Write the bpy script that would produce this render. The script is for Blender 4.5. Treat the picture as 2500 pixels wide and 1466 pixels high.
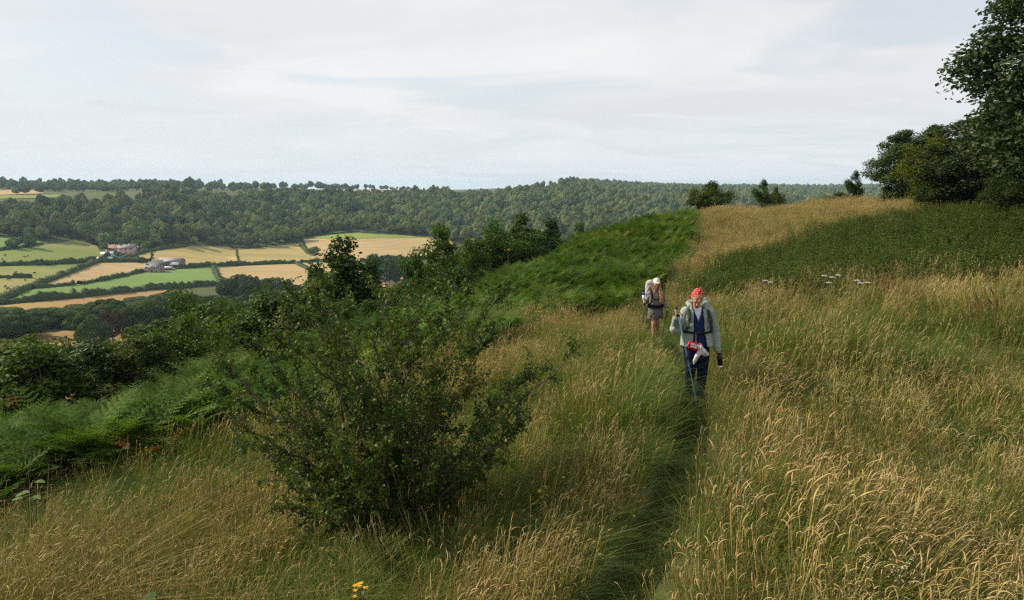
import bpy, bmesh, math, os
import numpy as np
from mathutils import Vector, Matrix, geometry as mgeo

for _o in list(bpy.data.objects):
    bpy.data.objects.remove(_o)
scene = bpy.context.scene
COL = scene.collection

# ------------------------------------------------------------------ camera
PITCH = math.radians(9.5)
FPX = 1664.0                      # focal length in photo pixels (2500 wide)
cam_data = bpy.data.cameras.new('camera')
cam_data.sensor_width = 36.0
cam_data.lens = FPX / 2500.0 * 36.0
cam_data.clip_start = 0.1
cam_data.clip_end = 20000.0
cam = bpy.data.objects.new('camera', cam_data)
COL.objects.link(cam)
cam.location = (0, 0, 0)
cam.rotation_euler = (math.pi / 2 - PITCH, 0, 0)
scene.camera = cam

# ------------------------------------------------------------------ sky, sun, exposure
SUN_AZ = math.radians(-74)        # measured from +Y towards +X
SUN_EL = math.radians(35)
SUN_DIR = Vector((math.sin(SUN_AZ) * math.cos(SUN_EL), math.cos(SUN_AZ) * math.cos(SUN_EL), math.sin(SUN_EL)))

world = bpy.data.worlds.new('World')
scene.world = world
world.use_nodes = True
wn, wl = world.node_tree.nodes, world.node_tree.links
wn.clear()


def wnode(t, **kw):
    n = wn.new(t)
    for k, v in kw.items():
        setattr(n, k, v)
    return n


def wmath(op, a, b=None, clamp=False):
    n = wnode('ShaderNodeMath', operation=op, use_clamp=clamp)
    for i, v in enumerate((a, b)):
        if v is None:
            continue
        if isinstance(v, (int, float)):
            n.inputs[i].default_value = v
        else:
            wl.new(v, n.inputs[i])
    return n.outputs[0]


w_out = wnode('ShaderNodeOutputWorld')
w_bg = wnode('ShaderNodeBackground')
wl.new(w_bg.outputs[0], w_out.inputs[0])
sky = wnode('ShaderNodeTexSky', sky_type='NISHITA', sun_disc=False)
sky.sun_elevation = SUN_EL
sky.sun_rotation = SUN_AZ
sky.air_density = 1.0
sky.dust_density = 1.5
tc = wnode('ShaderNodeTexCoord')
sep = wnode('ShaderNodeSeparateXYZ')
wl.new(tc.outputs['Generated'], sep.inputs[0])
zc = wmath('ADD', wmath('MAXIMUM', sep.outputs[2], 0.0), 0.10)
comb = wnode('ShaderNodeCombineXYZ')
wl.new(wmath('DIVIDE', sep.outputs[0], zc), comb.inputs[0])
wl.new(wmath('DIVIDE', sep.outputs[1], zc), comb.inputs[1])


def wnoise(scale, detail, rough, off, stretch=(1, 1, 1), dist=0.0):
    mp = wnode('ShaderNodeMapping')
    mp.inputs['Location'].default_value = off
    mp.inputs['Scale'].default_value = stretch
    wl.new(comb.outputs[0], mp.inputs[0])
    n = wnode('ShaderNodeTexNoise')
    n.inputs['Scale'].default_value = scale
    n.inputs['Detail'].default_value = detail
    n.inputs['Roughness'].default_value = rough
    n.inputs['Distortion'].default_value = dist
    wl.new(mp.outputs[0], n.inputs['Vector'])
    return n.outputs[0]


def wramp(fac, stops):
    r = wnode('ShaderNodeValToRGB')
    r.color_ramp.interpolation = 'EASE'
    els = r.color_ramp.elements
    while len(els) < len(stops):
        els.new(0.5)
    for e, (p, c) in zip(els, stops):
        e.position = p
        e.color = (*c, 1) if len(c) == 3 else c
    wl.new(fac, r.inputs[0])
    return r.outputs[0]


def wmix(fac, a, b):
    n = wnode('ShaderNodeMix', data_type='RGBA')
    for sock, v in ((n.inputs[0], fac), (n.inputs[6], a), (n.inputs[7], b)):
        if isinstance(v, (int, float)):
            sock.default_value = v
        elif isinstance(v, tuple):
            sock.default_value = (*v, 1)
        else:
            wl.new(v, sock)
    return n.outputs[2]


# thin layered cloud over nearly the whole sky, with a few pale blue openings
body = wramp(wnoise(0.55, 4, 0.55, (3.1, 1.7, 0), (0.8, 1.0, 1), 0.8),
             [(0.30, (0.80, 0.82, 0.85)), (0.50, (0.86, 0.88, 0.905)), (0.68, (0.95, 0.955, 0.96))])
fine = wnoise(1.7, 4, 0.6, (9.3, 4.2, 0), (0.65, 1.0, 1), 0.9)
body = wmix(wmath('MULTIPLY', wramp(fine, [(0.5, (0, 0, 0)), (0.72, (1, 1, 1))]), 0.55), body, (0.95, 0.955, 0.965))
sky_dim = wnode('ShaderNodeVectorMath', operation='SCALE')
wl.new(sky.outputs[0], sky_dim.inputs[0])
sky_dim.inputs['Scale'].default_value = 0.13
gap = wramp(wnoise(0.75, 3, 0.55, (0.9, 7.7, 0), (0.7, 1.0, 1), 0.7), [(0.36, (1, 1, 1)), (0.50, (0, 0, 0))])
veil = wmix(0.62, sky_dim.outputs[0], (0.86, 0.93, 0.97))
tot = wmix(wmath('MULTIPLY', gap, 0.65), body, veil)
low = wramp(sep.outputs[2], [(0.0, (1, 1, 1)), (0.16, (0, 0, 0))])
tot = wmix(wmath('MULTIPLY', low, 0.55), tot, (0.84, 0.90, 0.945))
wl.new(tot, w_bg.inputs[0])
w_bg.inputs[1].default_value = 0.645
world.cycles.sampling_method = 'MANUAL'
world.cycles.sample_map_resolution = 256

sun_data = bpy.data.lights.new('sun', 'SUN')
sun_data.energy = 5.0
sun_data.angle = math.radians(1.2)
sun_data.color = (1.0, 0.86, 0.64)
sun = bpy.data.objects.new('sun', sun_data)
COL.objects.link(sun)
sun.location = SUN_DIR * 100
sun.rotation_euler = (-SUN_DIR).to_track_quat('-Z', 'Y').to_euler()

scene.view_settings.view_transform = 'Standard'
scene.view_settings.look = 'None'
scene.view_settings.gamma = 1.0
scene.view_settings.exposure = 0.55
scene.view_settings.use_curve_mapping = False
scene.render.engine = 'CYCLES'
cy = scene.cycles
cy.use_denoising = False
cy.max_bounces = 4
cy.use_light_tree = False
cy.diffuse_bounces = 2
cy.glossy_bounces = 2
cy.transmission_bounces = 3
cy.transparent_max_bounces = 4
cy.volume_bounces = 0
cy.caustics_reflective = False
cy.caustics_refractive = False
cy.use_adaptive_sampling = True
cy.adaptive_threshold = 0.018
cy.sample_clamp_indirect = 4.0
cy.filter_width = 1.3

# ------------------------------------------------------------------ small helpers
RNG = np.random.default_rng(11)


def ray(px, py):
    """direction of a photo pixel, scaled so that its horizontal length is 1"""
    x = (px - 1250.0) / FPX
    y = (733.0 - py) / FPX
    d = np.array([x, math.cos(PITCH) + y * math.sin(PITCH), -math.sin(PITCH) + y * math.cos(PITCH)])
    return d / math.hypot(d[0], d[1])


def project(X, Y, Z):
    X, Y, Z = np.asarray(X, float), np.asarray(Y, float), np.asarray(Z, float)
    dep = Y * math.cos(PITCH) - Z * math.sin(PITCH)
    up = Y * math.sin(PITCH) + Z * math.cos(PITCH)
    dep = np.where(np.abs(dep) < 1e-6, 1e-6, dep)
    return 1250 + FPX * X / dep, 733 - FPX * up / dep, dep


def make_mesh(name, V, F, mats=(), midx=None, smooth=False):
    """V (n,3); F a list of integer arrays, each (m,3) or (m,4)"""
    if isinstance(F, np.ndarray):
        F = [F]
    F = [np.asarray(f, dtype=np.int32) for f in F if len(f)]
    me = bpy.data.meshes.new(name)
    V = np.asarray(V, dtype=np.float32)
    me.vertices.add(len(V))
    me.vertices.foreach_set('co', V.ravel())
    loops = np.concatenate([f.ravel() for f in F])
    sizes = np.concatenate([np.full(len(f), f.shape[1], dtype=np.int32) for f in F])
    starts = np.concatenate([[0], np.cumsum(sizes)[:-1]]).astype(np.int32)
    me.loops.add(len(loops))
    me.loops.foreach_set('vertex_index', loops)
    me.polygons.add(len(sizes))
    me.polygons.foreach_set('loop_start', starts)
    if midx is not None:
        me.polygons.foreach_set('material_index', np.asarray(midx, dtype=np.int32))
    if smooth:
        me.polygons.foreach_set('use_smooth', np.ones(len(sizes), dtype=bool))
    for m in mats:
        me.materials.append(m)
    me.update(calc_edges=True)
    me.validate()
    return me


class Geo:
    """collects vertices and faces (tris and quads) with a material index"""
    def __init__(self):
        self.V, self.F3, self.F4, self.M3, self.M4, self.n = [], [], [], [], [], 0

    def add(self, V, F, m=0):
        V = np.asarray(V, float).reshape(-1, 3)
        F = np.asarray(F, dtype=np.int64)
        if len(F):
            if F.shape[1] == 3:
                self.F3.append(F + self.n); self.M3.append(np.full(len(F), m))
            else:
                self.F4.append(F + self.n); self.M4.append(np.full(len(F), m))
        self.V.append(V)
        self.n += len(V)
        return self

    def mesh(self, name, mats, smooth=False):
        F, mi = [], []
        if self.F3:
            F.append(np.concatenate(self.F3)); mi.append(np.concatenate(self.M3))
        if self.F4:
            F.append(np.concatenate(self.F4)); mi.append(np.concatenate(self.M4))
        return make_mesh(name, np.concatenate(self.V), F, mats, np.concatenate(mi), smooth)


def obj(name, me, parent=None, loc=(0, 0, 0), rot=(0, 0, 0), scl=(1, 1, 1), link=True):
    o = bpy.data.objects.new(name, me)
    if link:
        COL.objects.link(o)
    o.location, o.rotation_euler, o.scale = loc, rot, scl
    if parent is not None:
        o.parent = parent
    return o


def tag(o, label=None, cat=None, group=None, kind=None):
    if label: o['label'] = label
    if cat: o['category'] = cat
    if group: o['group'] = group
    if kind: o['kind'] = kind
    return o


def empty(name, loc=(0, 0, 0), rotz=0.0, scl=1.0):
    o = bpy.data.objects.new(name, None)
    COL.objects.link(o)
    o.empty_display_size = 0.3
    o.location = loc
    o.rotation_euler = (0, 0, rotz)
    o.scale = (scl, scl, scl) if isinstance(scl, (int, float)) else scl
    return o


def copy_tree(src):
    c = src.copy()
    COL.objects.link(c)
    for ch in list(src.children):
        d = ch.copy()
        COL.objects.link(d)
        d.parent = c
        for g in list(ch.children):
            e = g.copy()
            COL.objects.link(e)
            e.parent = d
    return c


# ------------------------------------------------------------------ materials
MATS = {}


def mat(name, c1, c2=None, scale=4.0, detail=4, rough=0.8, spec=0.25, transl=0.0, bump=0.0, bscale=30.0,
        coords='Object', rnd=0.0, tint=False, c3=None, s3=0.3, r3=(0.45, 0.6), metal=0.0, stretch=(1, 1, 1), ramp=(0.35, 0.65),
        transl_col=None, rnd_hue=0.02, stripe=None):
    """principled material: noise mix of c1/c2, patches of c3, per-object random value/hue, optional translucency and bump"""
    if name in MATS:
        return MATS[name]
    m = bpy.data.materials.new(name)
    m.use_nodes = True
    nt = m.node_tree
    N, L = nt.nodes, nt.links
    N.clear()
    out = N.new('ShaderNodeOutputMaterial')
    bs = N.new('ShaderNodeBsdfPrincipled')
    bs.inputs['Roughness'].default_value = rough
    bs.inputs['Specular IOR Level'].default_value = spec
    bs.inputs['Metallic'].default_value = metal

    def vec():
        if coords == 'World':
            g = N.new('ShaderNodeNewGeometry')
            v = g.outputs['Position']
        else:
            t = N.new('ShaderNodeTexCoord')
            v = t.outputs['Object']
        mp = N.new('ShaderNodeMapping')
        mp.inputs['Scale'].default_value = stretch
        L.new(v, mp.inputs[0])
        return mp.outputs[0]

    def noise(sc, det=4):
        n = N.new('ShaderNodeTexNoise')
        n.inputs['Scale'].default_value = sc
        n.inputs['Detail'].default_value = det
        n.inputs['Roughness'].default_value = 0.6
        L.new(vec(), n.inputs['Vector'])
        return n.outputs[0]

    def rampf(f, a, b):
        r = N.new('ShaderNodeMapRange')
        r.inputs['From Min'].default_value = a
        r.inputs['From Max'].default_value = b
        L.new(f, r.inputs[0])
        return r.outputs[0]

    def mix(f, a, b, typ='MIX'):
        n = N.new('ShaderNodeMix')
        n.data_type = 'RGBA'
        n.blend_type = typ
        for s, v in ((n.inputs[0], f), (n.inputs[6], a), (n.inputs[7], b)):
            if isinstance(v, (int, float)):
                s.default_value = v
            elif isinstance(v, (tuple, list)):
                s.default_value = (*v[:3], 1)
            else:
                L.new(v, s)
        return n.outputs[2]

    col = None
    if c2 is not None:
        col = mix(rampf(noise(scale, detail), *ramp), c1, c2)
    if c3 is not None:
        col = mix(rampf(noise(s3, 3), *r3), col if col is not None else c1, c3)
    if stripe is not None:                      # drill lines and tramlines: (angle, period, strength)
        mp = N.new('ShaderNodeMapping')
        mp.inputs['Rotation'].default_value = (0, 0, stripe[0])
        L.new(N.new('ShaderNodeNewGeometry').outputs['Position'], mp.inputs[0])
        wv = N.new('ShaderNodeTexWave')
        wv.inputs['Scale'].default_value = 0.314 / stripe[1]
        wv.inputs['Distortion'].default_value = 1.2
        wv.inputs['Detail'].default_value = 2
        wv.inputs['Detail Scale'].default_value = .2
        L.new(mp.outputs[0], wv.inputs[0])
        f_ = rampf(wv.outputs['Fac'], .55, .95)
        k_ = N.new('ShaderNodeMath'); k_.operation = 'MULTIPLY'; k_.inputs[1].default_value = stripe[2]
        L.new(f_, k_.inputs[0])
        col = mix(k_.outputs[0], col, tuple(np.array(c1) * .55))
    if rnd > 0:
        oi = N.new('ShaderNodeObjectInfo')
        hs = N.new('ShaderNodeHueSaturation')
        r1 = N.new('ShaderNodeMapRange')
        r1.inputs['To Min'].default_value = 1 - rnd
        r1.inputs['To Max'].default_value = 1 + rnd
        L.new(oi.outputs['Random'], r1.inputs[0])
        L.new(r1.outputs[0], hs.inputs['Value'])
        w = N.new('ShaderNodeMath'); w.operation = 'MULTIPLY'; w.inputs[1].default_value = 7.31
        L.new(oi.outputs['Random'], w.inputs[0])
        fr = N.new('ShaderNodeMath'); fr.operation = 'FRACT'
        L.new(w.outputs[0], fr.inputs[0])
        r2 = N.new('ShaderNodeMapRange')
        r2.inputs['To Min'].default_value = 0.5 - rnd_hue
        r2.inputs['To Max'].default_value = 0.5 + rnd_hue
        L.new(fr.outputs[0], r2.inputs[0])
        L.new(r2.outputs[0], hs.inputs['Hue'])
        if col is None:
            hs.inputs['Color'].default_value = (*c1, 1)
        else:
            L.new(col, hs.inputs['Color'])
        col = hs.outputs[0]
    if tint:
        oi = N.new('ShaderNodeObjectInfo')
        col = mix(1.0, col if col is not None else c1, oi.outputs['Color'], 'MULTIPLY')
    if col is None:
        bs.inputs['Base Color'].default_value = (*c1, 1)
    else:
        L.new(col, bs.inputs['Base Color'])
    if bump > 0:
        bp = N.new('ShaderNodeBump')
        bp.inputs['Strength'].default_value = bump
        bp.inputs['Distance'].default_value = 0.05
        L.new(noise(bscale, 5), bp.inputs['Height'])
        L.new(bp.outputs[0], bs.inputs['Normal'])
    if transl > 0:
        tr = N.new('ShaderNodeBsdfTranslucent')
        tc_ = transl_col or (1.25, 1.35, 0.55)
        L.new(mix(1.0, col if col is not None else c1, tc_, 'MULTIPLY'), tr.inputs[0])
        ms = N.new('ShaderNodeMixShader')
        ms.inputs[0].default_value = transl
        L.new(bs.outputs[0], ms.inputs[1])
        L.new(tr.outputs[0], ms.inputs[2])
        L.new(ms.outputs[0], out.inputs[0])
    else:
        L.new(bs.outputs[0], out.inputs[0])
    MATS[name] = m
    return m
# ------------------------------------------------------------------ terrain
# each control point: a pixel where the surface is seen, its range in metres and the height of the plants on it
CP = []


def cp(px, py, r, veg=0.0):
    d = ray(px, py) * r
    CP.append((d[0], d[1], d[2] - veg))


def cpz(px, r, z):
    d = ray(px, 733) * r
    CP.append((d[0], d[1], z))


for a in ((1530, 1466, 4.9, -.10), (1690, 1130, 7.9, -.10), (1702, 985, 10.2, -.10), (1600, 825, 17.5, -.06), (1640, 660, 30, .5),
          (1680, 600, 40, .5), (1700, 525, 66, .5), (2500, 1466, 5.4, .45), (2500, 1100, 9.0, .5), (2500, 850, 13, .5),
          (2500, 640, 22, .6), (2100, 690, 18, .5), (2100, 560, 34, .6), (2450, 525, 33, .5), (2300, 489, 50, .5), (2000, 493, 60, .5),
          (1850, 510, 62, .5), (960, 1290, 7.2, .2), (0, 1466, 7.2, .5), (500, 1300, 8.0, .5), (0, 1120, 13.5, .8), (0, 1010, 17.5, 1.0),
          (500, 900, 20.5, 1.0), (1000, 745, 26, 1.0), (1200, 655, 35, 1.0), (1400, 575, 50, 1.0), (1600, 535, 60, 1.0),
          (1300, 800, 17.5, .5), (1400, 720, 25, .9), (1500, 620, 37, .9)):
    cp(*a)
# hidden ground past the brow, dropping to the valley
for px, pts in {-100: ((28, -13), (50, -26), (90, -38), (150, -46)), 250: ((31, -13), (55, -27), (95, -40), (160, -50)),
                600: ((32, -12), (60, -28), (110, -45), (180, -56), (280, -62)), 900: ((38, -13), (70, -32), (120, -49), (200, -62), (350, -68)),
                1150: ((46, -12), (80, -32), (130, -50), (220, -65), (400, -70)), 1350: ((62, -13), (95, -30), (150, -50), (260, -66), (500, -70)),
                1550: ((80, -12), (120, -32), (200, -58), (400, -74)), 1720: ((84, -6), (110, -16), (160, -36), (300, -64), (600, -70)),
                1950: ((80, -4), (110, -10), (170, -24), (320, -48), (700, -58)), 2250: ((80, -1.5), (120, -2), (200, -6), (400, -22), (900, -30)),
                2550: ((50, -0.5), (80, 0.5), (160, 2), (300, 3), (900, -10)), 3000: ((20, -1.2), (60, 2), (200, 6), (800, 4))}.items():
    for r, z in pts:
        cpz(px, r, z)
# the valley floor and the hill across
for a in ((0, 850, 260), (250, 825, 275), (0, 760, 345), (0, 745, 365), (200, 728, 385), (0, 690, 450), (0, 600, 640), (200, 590, 680), (300, 618, 640), (400, 655, 555),
          (550, 690, 470), (720, 640, 590), (1000, 580, 740), (1000, 670, 510), (560, 606, 690), (740, 585, 740), (1200, 575, 760), (1400, 560, 780),
          (0, 510, 830), (200, 505, 860), (400, 492, 900), (700, 492, 980), (1000, 487, 1080), (1300, 480, 1160), (1480, 486, 1160), (1700, 522, 1000), (850, 530, 860), (1200, 525, 920),
          (0, 475, 1200), (100, 470, 1250), (300, 470, 1200), (0, 458, 1550), (300, 462, 1500), (600, 464, 1650), (800, 464, 1650), (1000, 466, 1750), (1200, 478, 1500), (1560, 466, 1900), (1600, 490, 1350), (1900, 478, 1900), (1900, 466, 2500),
          (2100, 485, 1800), (2100, 462, 3300), (2400, 460, 3300), (0, 455, 2600), (600, 457, 2600), (1200, 461, 2600)):
    cp(*a)
for th in range(0, 360, 20):
    for r in (4500, 6100):
        CP.append((math.sin(math.radians(th)) * r, math.cos(math.radians(th)) * r, -20 - r * 0.004))
for x, y, z in ((0, 0, -3.45), (0, -6, -3.4), (6, -3, -2.9), (-6, -4, -4.6), (25, -20, -0.5), (-20, -15, -9), (0, -40, -4), (-60, -40, -28), (-180, -100, -50), (-500, -250, -48),
                (60, -60, 2), (0, -200, -6), (200, -300, 5), (-200, -500, -45), (0, -1000, 0), (-900, -300, -25), (900, -300, 5)):
    CP.append((x, y, z))
CP = np.array(CP)


def warp(X, Y):
    R = np.hypot(X, Y) + 1e-9
    k = np.log1p(R / 8.0) / R
    return np.stack([X * k, Y * k], -1), R


def _phi(d2):
    d2 = np.maximum(d2, 1e-12)
    return 0.5 * d2 * np.log(d2)


_w, _R = warp(CP[:, 0], CP[:, 1])
_NC = len(CP)
_D2 = ((_w[:, None] - _w[None]) ** 2).sum(-1)
_A = np.zeros((_NC + 3, _NC + 3))
_A[:_NC, :_NC] = _phi(_D2) + np.eye(_NC) * 2e-4
_A[:_NC, _NC] = 1
_A[:_NC, _NC + 1:] = _w
_A[_NC:, :_NC] = _A[:_NC, _NC:].T
_b = np.zeros(_NC + 3)
_b[:_NC] = CP[:, 2] / (_R + 8.0)
_c = np.linalg.solve(_A, _b)


GROOVE = None


def dist_poly(X, Y, P):
    best = np.full(len(X), 1e9)
    for a, b in zip(P[:-1], P[1:]):
        ab = b - a
        t = np.clip(((X - a[0]) * ab[0] + (Y - a[1]) * ab[1]) / (ab @ ab + 1e-9), 0, 1)
        best = np.minimum(best, np.hypot(X - a[0] - t * ab[0], Y - a[1] - t * ab[1]))
    return best


def ground_z(X, Y):
    X, Y = np.atleast_1d(np.asarray(X, float)), np.atleast_1d(np.asarray(Y, float))
    w, R = warp(X, Y)
    q = np.empty(len(X))
    for i in range(0, len(X), 20000):
        s = slice(i, i + 20000)
        d2 = ((w[s, None] - _w[None]) ** 2).sum(-1)
        q[s] = _phi(d2) @ _c[:_NC] + _c[_NC] + w[s] @ _c[_NC + 1:]
    z = q * (R + 8.0)
    if GROOVE is not None:                      # the path is worn a little into the ground
        near = (R < 45) & (Y > 0)
        if near.any():
            dpt = dist_poly(X[near], Y[near], GROOVE)
            z[near] -= .13 * np.exp(-(dpt / .24) ** 2)
    z += 0.05 * np.sin(X * 1.3 + 0.7) * np.sin(Y * 1.1 + X * .4) + 0.03 * np.sin(X * 2.9 - Y * 1.7) * np.cos(Y * 2.3)
    return z


def gz(x, y):
    return float(ground_z([x], [y])[0])


def hit(px, py, rmin=200.0, rmax=6000.0):
    """where the ray of a pixel meets the ground beyond rmin"""
    d = ray(px, py)
    rs = np.geomspace(rmin, rmax, 400)
    h = d[2] * rs - ground_z(d[0] * rs, d[1] * rs)
    idx = np.where((h[:-1] > 0) & (h[1:] <= 0))[0]
    if len(idx) == 0:
        i = int(np.argmin(np.abs(h)))
        r = rs[i]
    else:
        i = idx[0]
        t = h[i] / (h[i] - h[i + 1])
        r = rs[i] + t * (rs[i + 1] - rs[i])
    return np.array([d[0] * r, d[1] * r, gz(d[0] * r, d[1] * r)]), r


# path through the grass
PATH_PX = [(1400, 1760), (1470, 1560), (1530, 1440), (1590, 1330), (1645, 1200), (1682, 1100), (1700, 1010), (1695, 960), (1668, 890), (1635, 850), (1608, 822), (1590, 790), (1592, 750), (1606, 715), (1625, 690)]
PATH = []
for a, b in PATH_PX:
    d = ray(a, b)
    rr = np.geomspace(1.5, 60, 500)
    h = d[2] * rr - ground_z(d[0] * rr, d[1] * rr)
    i = np.where(h <= 0.0)[0]
    k = rr[i[0]] if len(i) else 30
    PATH.append(d[:2] * k)
PATH = np.array(PATH)
GROOVE = PATH

th = np.concatenate([np.linspace(-52, 52, 300), np.linspace(52, 308, 66)[1:-1]])
th = np.radians(th)
rs = np.geomspace(0.6, 6000, 330)
TT, RR = np.meshgrid(th, rs)
GX, GY = (np.sin(TT) * RR).ravel(), (np.cos(TT) * RR).ravel()
GZ = ground_z(GX, GY)
nt_, nr_ = len(th), len(rs)
ii = np.arange(nr_ - 1)[:, None] * nt_
jj = np.arange(nt_)[None]
jn = (jj + 1) % nt_
GF = np.stack([(ii + jj), (ii + jn), (ii + nt_ + jn), (ii + nt_ + jj)], -1).reshape(-1, 4)
V = np.concatenate([np.stack([GX, GY, GZ], -1), [[0, 0, gz(0, 0)]]])
cen = len(V) - 1
cap = np.stack([np.full(nt_, cen), (np.arange(nt_) + 1) % nt_, np.arange(nt_)], -1)
m_ground = mat('hillside_earth', (0.045, 0.060, 0.022), (0.085, 0.085, 0.035), scale=0.6, coords='World', rough=0.95, spec=0.1,
               c3=(0.06, 0.085, 0.03), s3=0.01, bump=0.4, bscale=6)
ground = obj('ground', make_mesh('ground', V, [GF[:, ::-1], cap[:, ::-1]], [m_ground], smooth=True))
tag(ground, 'hillside falling away to a broad farmed valley with wooded hills beyond', kind='structure')

# ------------------------------------------------------------------ fields
m_wheat = mat('ripe_wheat', (0.34, 0.245, 0.13), (0.38, 0.285, 0.16), scale=0.03, coords='World', rough=0.95, spec=0.05,
              c3=(0.31, 0.24, 0.115), s3=0.012, r3=(0.42, 0.62), stretch=(1, 4, 1), stripe=(1.35, 9.0, .5))
m_wheat_y = mat('yellow_wheat', (0.29, 0.235, 0.10), (0.335, 0.265, 0.125), scale=0.03, coords='World', rough=0.95, spec=0.05,
                c3=(0.24, 0.215, 0.08), s3=0.012, r3=(0.42, 0.62), stretch=(1, 5, 1), stripe=(1.25, 8.0, .5))
m_stubble = mat('brown_stubble', (0.29, 0.18, 0.085), (0.25, 0.16, 0.07), scale=0.05, coords='World', rough=0.95, spec=0.05,
                c3=(0.25, 0.19, 0.07), s3=0.02)
m_pasture = mat('pasture', (0.13, 0.17, 0.045), (0.15, 0.175, 0.05), scale=0.02, coords='World', rough=0.95, spec=0.05,
                c3=(0.22, 0.21, 0.08), s3=0.009, r3=(0.45, 0.65))
m_meadow = mat('mown_meadow', (0.115, 0.19, 0.055), (0.155, 0.22, 0.08), scale=0.06, coords='World', rough=0.95, spec=0.05,
               c3=(0.12, 0.20, 0.05), s3=0.015, stretch=(0.5, 3, 1), stripe=(1.2, 7.0, .35))
m_rough = mat('rough_pasture', (0.17, 0.19, 0.055), (0.22, 0.20, 0.08), scale=0.025, coords='World', rough=0.95, spec=0.05,
              c3=(0.12, 0.17, 0.045), s3=0.015)
m_margin = mat('field_margin', (0.15, 0.22, 0.05), (0.19, 0.22, 0.06), scale=0.05, coords='World', rough=0.95, spec=0.05)


def drape(name, label, poly, m, rmin=200, lift=0.5, step=14.0):
    pts = []
    n = len(poly)
    for i in range(n):
        (x0, y0), (x1, y1) = poly[i], poly[(i + 1) % n]
        k = max(1, int(math.hypot(x1 - x0, y1 - y0) / 25))
        for j in range(k):
            t = j / k
            p, r = hit(x0 + (x1 - x0) * t, y0 + (y1 - y0) * t, rmin)
            pts.append(p[:2])
    pts = np.array(pts)
    lo, hi = pts.min(0), pts.max(0)
    step = max(step, math.sqrt(max(1e-6, (hi - lo).prod()) / 1600))
    gx, gy = np.meshgrid(np.arange(lo[0], hi[0], step), np.arange(lo[1], hi[1], step))
    gp = np.stack([gx.ravel(), gy.ravel()], -1)
    allp = [Vector(p) for p in np.concatenate([pts, gp])]
    ne = len(pts)
    edges = [(i, (i + 1) % ne) for i in range(ne)]
    v2, e2, f2, *_ = mgeo.delaunay_2d_cdt(allp, edges, [], 1, 1e-3)
    v2 = np.array([[v.x, v.y] for v in v2])
    z = ground_z(v2[:, 0], v2[:, 1]) + lift
    f = np.array([list(q) for q in f2 if len(q) == 3])
    me = make_mesh(name, np.column_stack([v2, z]), f, [m], smooth=True)
    o = obj(name, me)
    tag(o, label, kind='structure')
    return o


drape('pasture_field', 'broad plain green pasture below the wood', [(-120, 628), (0, 615), (108, 600), (183, 589), (236, 602), (249, 623), (249, 637), (108, 647), (0, 648), (-120, 650)], m_pasture)
drape('pasture_field', 'small bright green paddock with two round trees by the wood', [(-120, 588), (0, 582), (60, 582), (105, 595), (60, 604), (0, 611), (-120, 622)], m_meadow, lift=0.6)
drape('pasture_field', 'yellowish grazed pasture with scattered cattle', [(-120, 655), (0, 653), (110, 650), (222, 645), (150, 675), (85, 697), (60, 709), (0, 736), (-120, 775)], m_rough)
drape('wheat_field', 'pale ripe wheat field between two dark hedges, left of the farm', [(242, 644), (370, 643), (378, 650), (357, 662), (229, 690), (183, 697), (82, 705)], m_wheat)
drape('meadow_field', 'long bright green mown meadow in front of the farm', [(82, 709), (229, 692), (354, 667), (430, 660), (517, 657), (524, 669), (537, 693), (360, 708), (196, 724), (0, 742), (-120, 756), (-120, 775), (0, 738), (33, 721)], m_meadow)
drape('stubble_field', 'brown stubble strip above the dark tree belt', [(-120, 762), (0, 749), (196, 731), (330, 714), (420, 708), (330, 745), (200, 765), (0, 785), (-120, 795)], m_stubble)
drape('stubble_field', 'brown stubble glimpsed between the hillside trees', [(-120, 840), (0, 826), (290, 800), (300, 840), (0, 868), (-120, 880)], m_stubble, rmin=150)
drape('wheat_field', 'yellow wheat field rising behind the farm to the wood', [(304, 635), (360, 617), (458, 603), (556, 604), (576, 612), (583, 643), (435, 652), (406, 646), (377, 639)], m_wheat_y)
drape('wheat_field', 'pale wheat field beside the lone field tree', [(577, 612), (622, 609), (731, 595), (754, 620), (776, 631), (770, 639), (600, 643), (584, 643)], m_wheat_y, lift=0.55)
drape('wheat_field', 'large pinkish wheat field under the far wood', [(741, 585), (796, 583), (895, 582), (1026, 580), (1100, 582), (1110, 610), (1010, 633), (900, 640), (783, 634), (756, 618)], m_wheat)
drape('field_margin', 'green grass margin along the foot of the wood', [(738, 584), (790, 577), (846, 571), (895, 570), (993, 577), (1100, 580), (1100, 584), (1026, 582), (895, 584), (796, 585)], m_margin, lift=0.7)
drape('wheat_field', 'pale wheat field below the long straight hedge', [(527, 658), (600, 651), (724, 646), (757, 662), (785, 671), (730, 700), (640, 690), (556, 682), (538, 676)], m_wheat)
drape('wheat_field', 'thin wedge of wheat below the lone field tree', [(737, 644), (777, 643), (895, 646), (960, 655), (985, 676), (975, 710), (860, 690), (783, 666)], m_wheat, lift=0.55)
drape('wheat_field', 'pale wheat strip on the far plateau', [(-120, 462), (0, 464), (98, 466), (106, 474), (0, 477), (-120, 477)], m_wheat, rmin=900, lift=0.6)
drape('pasture_field', 'narrow green strip below the plateau wheat', [(-120, 478), (0, 478), (150, 477), (140, 484), (0, 487), (-120, 488)], m_pasture, rmin=900, lift=0.6)
drape('wheat_field', 'thin dry field on the plateau below the distant tree line', [(690, 466), (800, 464), (1010, 467), (1010, 473), (890, 475), (690, 472)], m_wheat_y, rmin=1200, lift=0.6)
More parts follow.
